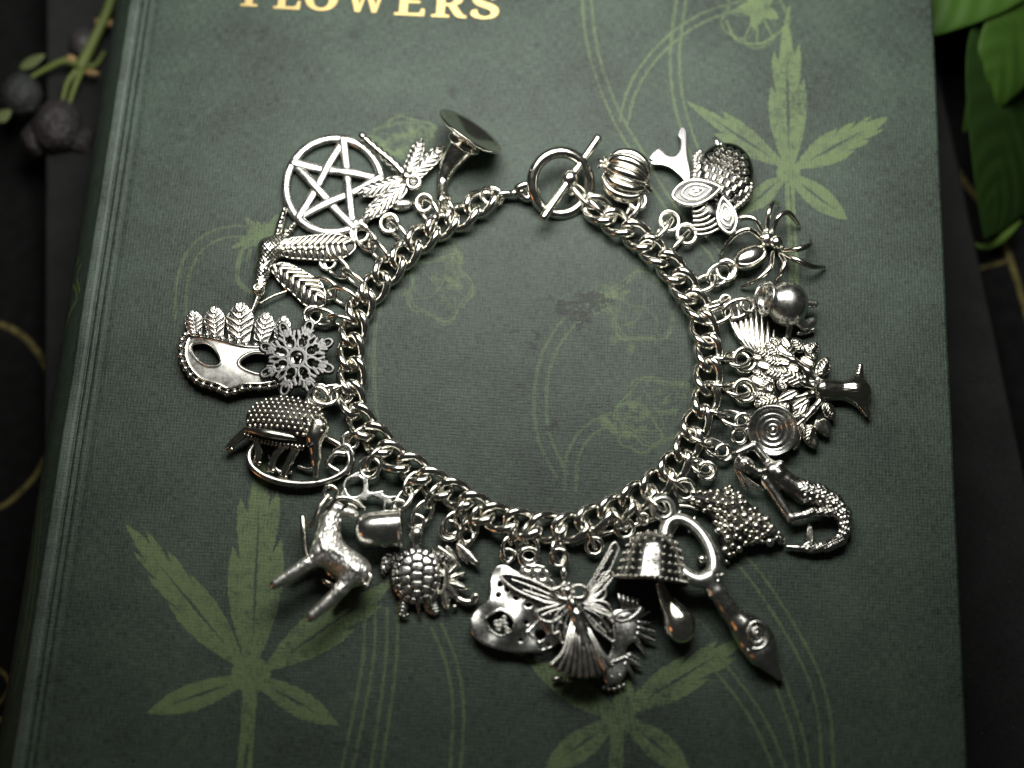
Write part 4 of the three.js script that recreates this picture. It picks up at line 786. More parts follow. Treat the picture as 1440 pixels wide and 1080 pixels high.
{ // fairy
  const o = thing('fairy_charm', 'silver winged fairy charm in a long pleated gown', 'charm', 805, 865, 18);
  const Z = 27;
  const wing = (P, w = 2.3, z = Z) => tube(P.map(p => [p[0], p[1], z + (p[2] ?? 0)]), w, { seg: P.length * 7, fz: 0.8 });
  const sheet = (P, z = Z) => plate(P, { z: z - 1, th: 2, round: 0.8, cell: 1.7 });
  const wings = [
    [[[796, 846], [770, 828], [735, 813], [704, 810], [718, 826], [745, 840], [775, 850]], [[[790, 845], [752, 828], [720, 816]], [[788, 848], [758, 838], [736, 831]], [[785, 850], [765, 846], [748, 840]]]],
    [[[822, 838], [836, 812], [852, 785], [866, 763], [871, 770], [862, 795], [846, 822], [828, 840]], [[[828, 832], [845, 803], [862, 775]], [[832, 832], [850, 806]]]],
    [[[825, 842], [842, 824], [858, 804], [863, 810], [852, 826], [836, 842]], [[[832, 838], [848, 822], [858, 811]]]],
    [[[818, 846], [838, 838], [852, 830], [850, 842], [834, 848]], [[[826, 845], [846, 836]]]],
    [[[798, 852], [785, 862], [776, 880], [779, 892], [786, 890], [790, 905], [800, 900], [806, 880], [804, 862]], [[[799, 858], [787, 874], [782, 886]], [[801, 860], [794, 880], [793, 896]], [[803, 864], [800, 886]]]],
    [[[795, 850], [778, 854], [756, 862], [758, 870], [774, 876], [790, 866]], [[[790, 856], [772, 862], [762, 867]]]],
    [[[815, 850], [838, 856], [858, 866], [864, 890], [862, 903], [850, 896], [836, 884], [822, 864]], [[[822, 856], [842, 868], [858, 890]], [[820, 860], [838, 878], [850, 890]], [[826, 854], [848, 864], [860, 876]]]],
    [[[818, 846], [840, 846], [856, 852], [860, 868], [846, 864], [828, 856]], [[[824, 850], [842, 853], [854, 860]]]]];
  for (const [E, V] of wings) { const m = part(o, 'wing', sheet(E), M.dark); part(m, 'wing_vein', [tube(E.map(p => [p[0], p[1], Z + 1]), 2, { closed: true, seg: E.length * 8 }), ...V.map(v => wing(v, 1.5, Z + 0.5)), ...V.map(v => bead(v[0][0] * 0.4 + v[v.length - 1][0] * 0.6, v[0][1] * 0.4 + v[v.length - 1][1] * 0.6 + 2, Z + 1, 2, 8))], M.satin); }
  part(o, 'body', nets((x, y, z) => { let d = dEll(x, y, z, [798, 833, Z + 3], 8, 9, 8); d = smin(d, dCone(x, y, z, [799, 840, Z + 3], [804, 852, Z + 3], 4, 7), 4); d = smin(d, dCone(x, y, z, [804, 850, Z + 3], [811, 868, Z + 4], 8, 7), 5); return smin(d, dCone(x, y, z, [811, 868, Z + 4], [822, 905, Z], 8, 13), 6); }, [784, 818, 10], [842, 924, 52], 1.2), M.silver);
  part(o, 'hair', [[794, 826], [800, 824], [805, 829], [791, 832], [806, 836]].map(p => bead(p[0], p[1], Z + 9, 3.6, 8)), M.silver);
  part(o, 'bodice', [bead(800, 846, Z + 10, 3.6), bead(807, 844, Z + 10, 3.6)], M.silver);
  part(o, 'arm', tube([[797, 846, Z + 6], [784, 842, Z + 6], [777, 834, Z + 7], [788, 828, Z + 8], [794, 822, Z + 8]], u => 4 - 1.2 * u), M.silver);
  part(o, 'arm', tube([[808, 844, Z + 6], [820, 842, Z + 6], [826, 834, Z + 7], [818, 826, Z + 7], [808, 826, Z + 8]], u => 3.8 - 1.2 * u), M.silver);
  const folds = Array.from({ length: 10 }, (_, k) => { const q = k / 9 * 2 - 1; return [[810.5 + q * 4, 866], [814 + q * 15, 890], [817 + q * 27, 920], [818 + q * 41 - 2 * q * q, 951 - 14 * q * q]]; });
  folds.forEach((P, k) => part(o, 'gown_fold', tube(P.map((p, j) => [p[0], p[1], Z + [-2, 6, 11, 12][j] + (k % 2 ? -2.5 : 0)]), u => 2.2 + 2.2 * u, { seg: 26, fz: 1 }), k % 4 === 3 ? M.aged : M.silver));
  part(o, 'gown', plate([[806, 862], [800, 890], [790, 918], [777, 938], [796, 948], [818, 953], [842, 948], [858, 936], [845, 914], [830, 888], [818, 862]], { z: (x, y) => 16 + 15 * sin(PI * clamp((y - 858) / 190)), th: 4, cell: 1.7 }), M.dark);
  part(o, 'foot', [ell(783, 952, 7, 8, 3.4, 3, -0.3), ell(800, 954, 7, 5, 4, 4, 0.6)], M.aged);
  part(o, 'neck_tab', ell(794, 806, 18, 5, 11, 5, -0.1), M.silver);
  hang(o, [787, 783, 17], 14, 3.4, { tilt: 86 });
}
{ // eyed spiky charm
  const o = thing('eye_charm', 'silver charm with an almond eye and spikes behind the fairy', 'charm', 885, 890, 10);
  const zf = (x, y) => 7 + 0.05 * (y - 855) + 7 * Math.exp(-(((x - 880) / 24) ** 2 + ((y - 885) / 34) ** 2));
  part(o, 'plate', plate([[862, 858], [880, 854], [896, 858], [902, 866], [898, 876], [904, 886], [898, 900], [884, 908], [880, 918], [888, 926], [882, 940], [874, 956], [852, 962], [846, 940], [858, 910], [856, 880]], { z: zf, th: 6, round: 2.6 }), M.polished);
  part(o, 'striped_collar', Array.from({ length: 5 }, (_, k) => tube([[871 + k * 6.6, 836 + k * 2, 14], [873 + k * 6.2, 845 + k * 1.7, 16], [876 + k * 6, 853 + k * 1.2, 14]], 3)), M.silver);
  part(o, 'collar_back', ell(886, 846, 10, 19, 11, 6, 0.25), M.patina);
  part(o, 'eye', [ell(879, 868, 16, 16, 8, 3, -0.22), tube(arc(879, 867, 15, 7, 0, 6.1, 16, 19, -0.22), 1.8, { closed: true, seg: 40 }), ell(878, 868, 18, 6, 3.4, 2.4, -0.2)], M.aged);
  part(o, 'nose', tube([[886, 872, 17], [897, 864, 18], [902, 857, 18]], u => 4 + 1.6 * u), M.polished);
  for (const [a, b] of [[[898, 884, 13], [921, 888, 10]], [[896, 892, 13], [922, 902, 9]], [[892, 898, 12], [908, 918, 8]], [[898, 876, 13], [914, 876, 10]], [[900, 866, 12], [915, 859, 9]], [[880, 926, 12], [902, 938, 8]], [[878, 934, 11], [892, 953, 8]], [[884, 922, 12], [897, 926, 9]], [[870, 950, 10], [866, 966, 7]], [[858, 952, 10], [852, 966, 6]]]) part(o, 'spike', tube([a, [(a[0] + b[0]) / 2, (a[1] + b[1]) / 2, (a[2] + b[2]) / 2], b], u => 5.4 - 3.6 * u), M.silver);
  part(o, 'lip', tube([[850, 932, 14], [864, 930, 16], [878, 924, 15]], 2.4), M.aged); part(o, 'chin_beads', [[848, 966], [855, 968], [862, 968], [869, 965], [876, 962]].map(p => bead(p[0], p[1], 7, 3)), M.silver);
  hang(o, [838, 766, 12], 14, 3.4, { tilt: 80 });
}
{ // mushroom
  const o = thing('mushroom_charm', 'silver mushroom charm with studded domed cap and bulbous stalk', 'charm', 920, 815, 18);
  const prof = [[0.1, 66], [12, 65], [22, 62], [31, 55], [37, 45], [41, 33], [44, 21], [47, 10], [50, 2], [51.5, -3], [50.5, -6], [46, -6], [30, -3], [0.1, -2]], O = [915, 815, 26], ax = [0.10, -0.985, 0.10];
  part(o, 'cap', lathe(prof, O, ax, 56), M.cap);
  const m = place(...O, basis(ax).multiply(new THREE.Matrix4().makeRotationX(PI / 2))), S = [];
  for (const [r, s, n] of [[51.5, -2, 38], [48, 9, 28], [45, 20, 26], [42, 31, 24], [38.5, 42, 20], [33, 52, 17], [24, 60.5, 12], [12, 65, 6]]) for (let k = 0; k < n; k++) { const a = (k + (n & 2 ? 0.5 : 0)) / n * 2 * PI, v = new THREE.Vector3(r * sin(a), s, r * cos(a)).applyMatrix4(m); if (v.z > 12) S.push(bead(v.x, v.y, v.z, 2.2, 8)); }
  part(o, 'studs', S, M.polished);
  part(o, 'stalk', nets((x, y, z) => smin(dCone(x, y, z, [928, 824, 18], [936, 846, 18], 8, 11), dEll(x, y, z, [953, 877, 20], 22, 27, 19, -0.25), 22), [908, 806, -4], [986, 912, 46], 1.4), M.polished);
  hang(o, [880, 742, 18], 15, 3.4, { tilt: 75 });
}
{ // long rod
  const o = thing('rod_charm', 'long thin straight silver rod charm passing behind the mirror top', 'charm', 870, 745, 8);
  part(o, 'rod', tube([[812, 763, 8], [875, 744, 9], [938, 725, 9]], 4.6, { straight: true, seg: 20, rad: 12 }), M.silver);
  part(o, 'rod_tip', [ell(950, 735, 10, 7, 20, 5, 0.45), bead(812, 763, 8, 5)], M.silver);
  hang(o, [905, 731, 12], 9, 2.6, { tilt: 60 });
}
{ // hand mirror
  const o = thing('hand_mirror_charm', 'silver hand mirror charm with open oval frame and spiral handle', 'charm', 1010, 830, 16);
  const A = Math.atan2(95, 47), u2 = (x, y) => { const dx = x - 970, dy = y - 773; return [dx * cos(A) + dy * sin(A), -dx * sin(A) + dy * cos(A)]; };
  part(o, 'frame', nets((x, y, z) => { const [a, b] = u2(x, y), q = hypot(a / 48.5, b / 28), g = hypot(a / 48.5 / 48.5, b / 28 / 28) || 1; const d2 = q * (q - 1) / g; return smin(hypot(d2, (z - 25 - 0.2 * (y - 773)) * 0.9) - 9.2 - 1.2 * sin(A) * clamp(a / 48), dCone(x, y, z, [994, 816, 33], [1005, 834, 31], 11, 13.5), 9); }, [924, 706, 0], [1024, 852, 50], 1.4), M.satin);
  part(o, 'rosette', [[1000, 819], [1013, 813], [1000, 828], [1007, 822], [994, 814]].map((p, k) => bead(p[0], p[1], 40 - (k > 2 ? 1 : 0), k > 2 ? 5 : 3.8)), M.polished);
  part(o, 'handle', nets((x, y, z) => { let d = dCone(x, y, z, [996, 817, 32], [1022, 858, 25], 14, 12.5); d = smin(d, dCone(x, y, z, [1022, 858, 22], [1040, 878, 20], 12.5, 18), 8); d = smin(d, dEll(x, y, z, [1059, 898, 17], 35, 26, 15, 1.02), 12); d = smin(d, dCone(x, y, z, [1068, 920, 14], [1090, 948, 9], 19, 6), 10); const w = abs((x - 1080) * 0.82 - (y - 930) * 0.57); return d + (y > 912 ? 1.6 * Math.exp(-((w / 2) ** 2)) * clamp((z - 8) / 8) * clamp((y - 912) / 10) : 0); }, [982, 806, -3], [1106, 962, 42], 1.5), M.silver);
  const sp = []; for (let k = 0; k <= 46; k++) { const a = k / 46 * 2 * PI * 2.1 + 1.2, r = 3 + 17 * k / 46; sp.push([1058 + cos(a) * r * 0.92, 893 + sin(a) * r * 1.05, 36.5 - 0.012 * r * r]); }
  part(o, 'spiral', [tube(sp, u => 2.4 + 1.0 * u, { seg: 150 }), bead(1058, 893, 37, 4.4)], M.silver);
  part(o, 'handle_ridge', tube([[1046, 915, 26], [1056, 922, 25], [1070, 920, 24], [1079, 908, 22], [1080, 890, 20]], 2.8), M.silver);
  hang(o, [935, 715, 26], 17, 4.6, { mat: M.satin, ax: [0.1, 0.2, 1] });
}
{ // cluster of beads
  const o = thing('bead_cluster_charm', 'triangular silver charm covered in small round beads', 'charm', 1035, 730, 14);
  const out = [[968, 695], [985, 690], [1005, 690], [1024, 682], [1040, 690], [1056, 706], [1075, 726], [1098, 752], [1092, 764], [1070, 766], [1044, 772], [1022, 784], [1012, 770], [1008, 745], [996, 725], [978, 712]];
  const zf = (x, y) => 6 + 20 * sqrt(clamp(-dPoly(x, y, out) / 26));
  part(o, 'base', plate(out, { z: zf, th: 8, round: 3, cell: 1.8 }), M.patina);
  const S = []; for (let k = 0; k < 2500 && S.length < 92; k++) { const x = 966 + 134 * rnd(), y = 680 + 106 * rnd(), r = 3.6 + 3.8 * rnd(); if (dPoly(x, y, out) < -1 && S.every(q => hypot(q[0] - x, q[1] - y) > (q[2] + r) * 0.72)) S.push([x, y, r]); }
  for (const [x, y, r] of S) part(o, 'bead', bead(x, y, zf(x, y) + 3 + 2 * rnd(), r, 12), r > 5.6 ? M.polished : r > 4.4 ? M.aged : M.silver);
  part(o, 'drop_bead', [bead(986, 786, 9, 8.5, 18), ell(974, 736, 8, 5, 14, 4, 0.4), bead(1021, 788, 6, 4.5), ell(1096, 757, 9, 7, 9, 6, -0.6)], M.polished);
  part(o, 'top_bar', [tube([[956, 704, 12], [968, 703, 14], [980, 704, 14]], 2.2), tube([[957, 710, 12], [970, 712, 13], [982, 716, 13]], 2.2)], M.silver);
  hang(o, [964, 688, 16], 16, 3.6); hang(o, [997, 662, 16], 14, 3.6, { tilt: 70 });
}
{ // mermaid
  const o = thing('mermaid_charm', 'dark silver mermaid charm with one arm raised and a curled scaly tail', 'charm', 1110, 700, 14);
  const Z = 14, T = [[1132, 692, Z, 17], [1152, 697, Z, 16], [1171, 708, Z, 14.5], [1183, 724, Z, 13], [1186, 742, Z - 1, 9.5], [1178, 758, Z - 2, 8.5], [1160, 767, Z - 3, 7.5], [1138, 770, Z - 4, 6.5], [1118, 769, Z - 5, 5], [1104, 767, Z - 5, 3]];
  const f = (x, y, z) => {
    let d = dCone(x, y, z, [1090, 664, Z], [1110, 680, Z], 17, 13); d = smin(d, dCone(x, y, z, [1110, 680, Z], [1132, 692, Z], 13, 17), 8);
    for (let k = 0; k < T.length - 1; k++) d = smin(d, dCone(x, y, z, T[k], T[k + 1], T[k][3], T[k + 1][3]), 3);
    d = smin(d, dSphere(x, y, z, [1098, 656, Z + 10], 7), 3); d = smin(d, dSphere(x, y, z, [1096, 668, Z + 11], 7), 3);
    d = smin(d, dEll(x, y, z, [1050, 655, Z + 4], 15, 12.5, 12, 0.6), 2); d = smin(d, dCone(x, y, z, [1064, 664, Z], [1082, 664, Z], 6, 7), 5);
    d = smin(d, dCone(x, y, z, [1088, 658, Z + 1], [1064, 626, Z + 1], 8, 6.5), 4); d = smin(d, dCone(x, y, z, [1064, 626, Z + 1], [1040, 637, Z + 2], 6.5, 5.5), 3);
    d = smin(d, dCone(x, y, z, [1078, 676, Z + 2], [1110, 730, Z + 4], 8.5, 7), 4); d = smin(d, dCone(x, y, z, [1110, 730, Z + 4], [1140, 722, Z + 6], 7, 6.5), 3); d = smin(d, dCone(x, y, z, [1140, 722, Z + 6], [1172, 722, Z + 6], 6.5, 6.5), 3);
    const s = clamp((x - 1120) / 12) * (y < 776 ? 1 : 0); return d + s * 0.9 * sin(x * 0.75 + y * 0.35) * sin(y * 0.75 - x * 0.25);
  };
  part(o, 'body', nets(f, [1026, 612, -4], [1204, 784, 42], 1.5), M.aged);
  part(o, 'face', [ell(1049, 654, Z + 14, 8, 7, 3, 0.6), bead(1046, 657, Z + 16.5, 1.6, 8), bead(1052, 650, Z + 16.5, 1.6, 8), ell(1052, 656, Z + 17, 3, 1.5, 1.6, 0.6, 8), ell(1057, 659, Z + 15.5, 1.2, 2.2, 1, 0.6, 8)], M.silver);
  for (let k = 0; k < 7; k++) part(o, 'hair_lock', tube([[1040 + k * 0.6, 645 + k * 0.9, Z + 13], [1034 + k * 1.6, 657 + k * 1.8, Z + 9], [1040 + k * 3.2, 672 + k * 1.4, Z + 6], [1046 + k * 4.6, 688 + 3 * sin(k * 2.2), Z + 3]], u => 2.4 - 1.1 * u, { seg: 24 }), M.silver);
  for (let r = 0; r < 12; r++) for (let k = 0; k < 3; k++) { const t = r / 12 * 5, i = floor(t), a = T[i], b = T[i + 1], u = t - i, x = mix(a[0], b[0], u), y = mix(a[1], b[1], u), dx = b[0] - a[0], dy = b[1] - a[1], l = hypot(dx, dy), off = (k - 1 + (r & 1) * 0.5) * 8 * (1 - r / 20), w = mix(a[3], b[3], u); if (abs(off) < w * 0.85) part(o, 'scale', ell(x - dy / l * off, y + dx / l * off, Z + sqrt(max(1, w * w - off * off)) + 0.2, 3.6, 3, 1.7, atan2(dy, dx), 8), M.silver); }
  part(o, 'tail_fin', [leaf([1136, 766, 9], [1137, 734, 8], 6, { h: 4, long: 3, rd: 0.8 }), tube([[1120, 772, 9], [1134, 762, 11], [1150, 766, 10]], 2.4)], M.silver);
  hang(o, [1021, 636, 14], 13, 3);
}
{ // concentric disc
  const o = thing('spiral_disc_charm', 'small tilted round cup charm with concentric rings under the tree crown', 'charm', 1087, 607, 22);
  const ax = [-0.26, 0.36, 0.88], O = [1087, 605, 24];
  part(o, 'bowl', lathe([[0.1, -12], [14, -11], [24, -6], [31, 2], [34, 5.5], [33.5, 7.8], [30.5, 7.4], [27, 3.4], [25, 1], [22.5, 3.4], [20, 3.2], [17.5, 0], [15, 2.4], [12.5, 2.2], [10, -0.6], [8, 1.8], [6, 1.6], [4, -0.4], [2, 2], [0.1, 2.6]], O, ax, 56), M.polished);
  part(o, 'rim', lathe([[31, 5], [33, 8.4], [35, 6.5], [34.4, 4], [32, 3]], O, ax, 56), M.polished);
  hang(o, [1047, 592, 18], 13, 3.2); hang(o, [1040, 612, 16], 11, 3, { noring: true });
}
{ // tree
  const o = thing('tree_charm', 'silver tree of life charm with many leaves and flared dark trunk', 'charm', 1135, 550, 12);
  const Z = 12, f = (x, y, z) => {
    let d = dCone(x, y, z, [1158, 548, Z], [1196, 550, Z], 16, 12.5); d = smin(d, dCone(x, y, z, [1196, 550, Z], [1214, 550, Z], 12, 11), 6);
    d = smin(d, dCone(x, y, z, [1204, 545, Z], [1212, 516, Z + 2], 12, 4.5), 14); d = smin(d, dCone(x, y, z, [1204, 555, Z], [1217, 582, Z], 12, 5), 14);
    for (const [P, r] of [[[[1160, 542], [1138, 524], [1118, 508], [1100, 500]], 8], [[[1158, 546], [1132, 540], [1108, 530], [1092, 526]], 6.5], [[[1158, 552], [1134, 556], [1112, 562], [1094, 566]], 6], [[[1160, 556], [1142, 576], [1126, 592], [1112, 602]], 6.5], [[[1140, 525], [1128, 536], [1110, 540]], 5]]) for (let k = 0; k < P.length - 1; k++) d = smin(d, dCone(x, y, z, [...P[k], Z + k * 1.4], [...P[k + 1], Z + 1.4 * k + 1.4], r - k * 1.3, r - k * 1.3 - 1.2), 3.5);
    return d + 0.5 * clamp((x - 1150) / 10) * noise(x / 18, y / 3, z / 6);
  };
  part(o, 'trunk', nets(f, [1082, 484, -6], [1232, 614, 32], 1.5), M.aged);
  const L = [[1118, 503, 1096, 488, 9], [1088, 503, 1066, 494, 7], [1084, 520, 1066, 512, 7.5], [1104, 528, 1078, 524, 7], [1088, 552, 1056, 532, 9.5], [1090, 564, 1062, 570, 8], [1122, 552, 1092, 566, 7.5], [1128, 540, 1100, 522, 8.5], [1112, 514, 1092, 508, 6], [1104, 548, 1096, 536, 5.5], [1120, 588, 1132, 566, 6], [1152, 530, 1166, 506, 6.5], [1148, 506, 1136, 484, 6.5], [1130, 494, 1120, 478, 6.5], [1112, 492, 1104, 474, 6.5], [1098, 486, 1090, 476, 6], [1150, 590, 1160, 612, 7.5], [1158, 570, 1168, 588, 6.5], [1130, 606, 1142, 628, 7.5], [1122, 598, 1130, 612, 6], [1114, 604, 1112, 630, 7], [1078, 536, 1062, 524, 5], [1076, 548, 1060, 546, 5], [1106, 572, 1086, 584, 6], [1112, 584, 1100, 596, 5.5], [1140, 498, 1152, 484, 5.5], [1072, 506, 1060, 502, 5], [1100, 512, 1078, 506, 7], [1112, 532, 1094, 540, 7], [1086, 536, 1070, 548, 6.5], [1136, 562, 1112, 576, 7], [1128, 584, 1112, 590, 6], [1110, 496, 1120, 482, 7], [1096, 500, 1082, 484, 6.5], [1100, 578, 1080, 574, 6.5], [1136, 600, 1130, 622, 6.5], [1146, 590, 1150, 608, 6.5], [1076, 560, 1058, 556, 6], [1124, 524, 1106, 516, 7], [1092, 590, 1082, 580, 6], [1146, 516, 1128, 504, 7]];
  L.forEach(([a, b, c, d, w], k) => { const p0 = [mix(c, a, 1.04), mix(d, b, 1.04), Z + 1 + (k % 3) * 1.8], p1 = [mix(a, c, 1.08), mix(b, d, 1.08), Z + (k % 2) * 3]; if (k % 2) plume(o, 'leaf', p0, p1, w * 1.3, { n: 5, slant: 0.2, h: 5, r: 0.33, edge: 1.2, spine: 1.8, th: 3, ground: M.dark, mat: k % 3 === 1 ? M.aged : M.silver, prof: u => sin(PI * u ** 0.9) ** 0.55 }); else part(o, 'leaf', leaf(p0, p1, w * 1.35, { h: 6, mid: -1.8, th: 3, prof: u => sin(PI * u ** 0.9) ** 0.55 }), k % 4 ? M.aged : M.silver); });
  hang(o, [1050, 506, 13], 18, 4); hang(o, [1047, 550, 14], 17, 4, { mat: M.polished });
}
{ // ridged leaf
  const o = thing('ridged_leaf_charm', 'ridged pointed leaf charm between the pot and the tree crown', 'charm', 1055, 468, 10);
  part(o, 'leaf_blade', leaf([1026, 428, 8], [1084, 510, 9], 22, { h: 3, th: 2.4, prof: u => sin(PI * (u * 0.9 + 0.05)) ** 0.8, bend: -4 }), M.patina);
  for (let k = 0; k < 9; k++) { const t = k / 8, e = [mix(1028, 1096, t ** 0.9), mix(432, 478, t ** 1.5) - 12 * sin(PI * t)], c = [mix(1034, 1092, t), mix(474, 494, t)]; part(o, 'ridge', tube([[1079, 510, 10], [mix(1079, c[0], 0.75), mix(510, c[1], 0.7), 13 + 2 * sin(PI * t)], [e[0], e[1], 11]], u => 1.7 + 2 * sin(PI * u), { seg: 24, fz: 0.85 }), M.silver); }
  part(o, 'leaf_edge', tube([[1026, 430, 11], [1028, 450, 12], [1038, 476, 12], [1060, 500, 12], [1078, 510, 11]], u => 2.2 + 1.4 * sin(PI * u)), M.silver);
  hang(o, [1022, 424, 14], 9, 2.6);
}
{ // pot
  const o = thing('pot_charm', 'round polished cauldron charm with short legs below the spider', 'charm', 1100, 428, 31);
  const ax = [-0.93, -0.10, 0.34], O = [1107, 428, 32];
  part(o, 'pot', lathe([[0.1, -30], [12, -27.6], [22, -20.6], [28, -11], [30, 0], [28, 10.5], [22.5, 19.5], [18, 24], [17, 27.5], [20, 31], [22.5, 33], [21.5, 35], [18.5, 34], [15, 30], [15, 24], [18, 15], [12, 4], [0.1, 0]], O, ax, 56), M.polished);
  part(o, 'pot_rim', lathe([[18, 28], [21.5, 29.5], [24, 33], [22.4, 36], [19.5, 34.6], [18, 31]], O, ax, 48), M.polished);
  part(o, 'leg', tube([[1126, 424, 26], [1136, 424, 24], [1148, 424, 22]], u => 6.5 - 1.2 * u, { rad: 12 }), M.polished); part(o, 'leg', [tube([[1122, 448, 24], [1132, 453, 18], [1144, 447, 14]], u => 8 - u, { rad: 12 }), tube([[1124, 462, 12], [1134, 460, 10], [1146, 456, 10]], 3.4)], M.polished);
  part(o, 'leg', tube([[1112, 452, 14], [1110, 464, 8], [1106, 472, 5]], u => 6 - 2 * u), M.silver);
  part(o, 'pot_handle', tube([[1076, 402, 40], [1066, 410, 46], [1060, 426, 42], [1066, 436, 36]], 2.8), M.silver);
  hang(o, [1052, 427, 24], 11, 3, { tilt: 25 });
}
{ // spider
  const o = thing('spider_charm', 'silver spider charm with long curved legs and an oval body', 'charm', 1080, 345, 18);
  part(o, 'abdomen', [ell(1053, 363, 20, 26, 16, 14, -0.42, 28), tube(arc(1053, 363, 22, 11, 0.4, 2.7, 14, 29, -0.42), 1.4)], M.polished);
  part(o, 'head', [ell(1078, 337, 20, 10, 12, 10, 0.3), bead(1091, 343, 22, 10, 18), bead(1078, 328, 26, 3.6), bead(1086, 328, 24, 3.4), bead(1072, 338, 27, 3.4), bead(1100, 348, 18, 3)], M.polished);
  const legs = [[[1074, 330, 22], [1060, 312, 28], [1042, 309, 22], [1026, 322, 8]], [[1071, 338, 22], [1052, 328, 30], [1032, 334, 24], [1014, 354, 6]], [[1079, 326, 22], [1081, 305, 34], [1090, 288, 26], [1101, 281, 8]], [[1087, 327, 22], [1094, 312, 34], [1108, 304, 30], [1129, 313, 6]], [[1100, 353, 20], [1118, 356, 32], [1134, 350, 28], [1143, 333, 6]], [[1100, 359, 20], [1118, 371, 30], [1138, 377, 24], [1160, 371, 6]], [[1085, 358, 22], [1078, 382, 28], [1062, 394, 22], [1042, 399, 6]], [[1095, 360, 22], [1099, 376, 30], [1094, 388, 26], [1086, 396, 10]]];
  legs.forEach((P, k) => part(o, 'leg', tube(P, u => 3.6 + 0.5 * sin(PI * u) - 1.6 * u ** 4, { seg: 40, mod: (u, a) => 1 - 0.18 * cos(2 * a) }), k === 4 || k === 5 ? M.aged : M.silver));
  hang(o, [1020, 379, 16], 15, 3.4, { tilt: 30 });
}
{ // owl
  const o = thing('owl_charm', 'rounded silver owl charm with scaly breast and large almond eyes', 'charm', 1015, 255, 20);
  const ax = [0.42, -0.9], bodyD = (x, y, z) => smin(dEll(x, y, z, [1020, 244, 16], 40, 45, 23, 0.43), dEll(x, y, z, [994, 298, 14], 28, 20, 18, 0.43), 8);
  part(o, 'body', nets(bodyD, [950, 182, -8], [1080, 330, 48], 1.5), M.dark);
  for (let r = 0; r < 9; r++) for (let k = -4; k <= 4; k++) {
    const u = -32 + r * 9.6, v = (k + (r & 1) * 0.5) * 10.4, x = 1020 + u * ax[0] - v * ax[1], y = 244 + u * ax[1] + v * ax[0], q = ((u / 45) ** 2 + (v / 40) ** 2); if (q > 0.93) continue;
    const zz = (X, Y) => { const a = (X - 1020) * 0.909 + (Y - 244) * 0.417, b = -(X - 1020) * 0.417 + (Y - 244) * 0.909; return 16 + 23 * sqrt(max(0.02, 1 - (a / 40) ** 2 - (b / 45) ** 2)); };
    const x1 = x - ax[0] * 13.5, y1 = y - ax[1] * 13.5; part(o, 'scale', leaf([x, y, zz(x, y) - 1.2], [x1, y1, zz(x1, y1) + 1.2], 5.4, { h: 2.8, th: 1, mid: 0.8, nu: 12, nv: 8, prof: t => sin(PI * t ** 1.3) ** 0.8 }), M.silver);
  }
  for (let k = 0; k < 6; k++) part(o, 'brow_line', tube(arc(975 + k * 1.5, 283, 18 + k * 5.6, 18 + k * 5.6, 0.35, 1.75, 8, t => 32 - k * 1.6 - 8 * abs(t - 0.4)), 1.9), M.silver);
  const frill = (P, n) => { const c = new THREE.CatmullRomCurve3(P.map(V3)); return Array.from({ length: n }, (_, k) => { const p = c.getPointAt(k / (n - 1)), t = c.getTangentAt(k / (n - 1)); return ell(p.x, p.y, p.z, 5.4, 3, 4, atan2(t.y, t.x) + PI / 2 + 0.3, 10); }); };
  part(o, 'wing', [...frill([[986, 213, 18], [979, 222, 20], [979, 236, 21], [976, 253, 20]], 9), tube([[992, 216, 14], [984, 230, 16], [980, 250, 15]], 6, { fz: 0.8 })], M.silver);
  part(o, 'wing', [...frill([[1055, 249, 20], [1056, 262, 20], [1050, 276, 18], [1032, 291, 16]], 11), tube([[1052, 248, 14], [1050, 264, 15], [1034, 284, 13]], 7, { fz: 0.8 })], M.silver);
  part(o, 'claw', [tube([[1013, 208, 18], [1011, 201, 20], [1008, 194, 18]], u => 5 - 2 * u), bead(1016, 205, 22, 4.4), bead(1028, 208, 22, 4.2), bead(1038, 212, 22, 4.2)], M.silver); part(o, 'claw', [bead(1047, 222, 22, 4.2), bead(1054, 232, 20, 4.2), bead(1039, 216, 24, 4), bead(1050, 227, 22, 3.6), bead(1030, 214, 25, 3.4)], M.silver);
  const eye = (a, b, w, z) => { const m = part(o, 'eye', leaf([...a, z], [...b, z + 2], w, { h: 2.5, th: 4, prof: u => sin(PI * u ** 0.8) ** 0.8 }), M.dark), L = []; const ring2 = (s, r, dz) => { const P = []; for (let k = 0; k < 32; k++) { const t = k / 32 * 2, up = t < 1 ? 1 : -1, u = t < 1 ? t : 2 - t, W = w * s * sin(PI * u ** 0.8) ** 0.8 * up, q = 0.5 + (u - 0.5) * s, dx = b[0] - a[0], dy = b[1] - a[1], l = hypot(dx, dy); P.push([a[0] + dx * q - dy / l * W, a[1] + dy * q + dx / l * W, z + dz]); } return tube(P, r, { closed: true, seg: 90 }); }; L.push(ring2(1, 2.6, 2), ring2(0.62, 2.0, 3.2), ring2(0.3, 1.6, 4)); const c = [(a[0] + b[0]) / 2, (a[1] + b[1]) / 2]; L.push(ell(c[0], c[1], z + 4, 9, 3.4, 2.4, atan2(b[1] - a[1], b[0] - a[0]))); part(m, 'eye_ring', L, M.polished); };
  eye([943, 284], [1009, 272], 17, 36); eye([1021, 332], [1013, 284], 13, 30);
  part(o, 'tail_tip', bead(990, 326, 12, 5), M.silver);
  hang(o, [940, 309, 16], 15, 3.4); hang(o, [963, 327, 16], 15, 3.6);
}
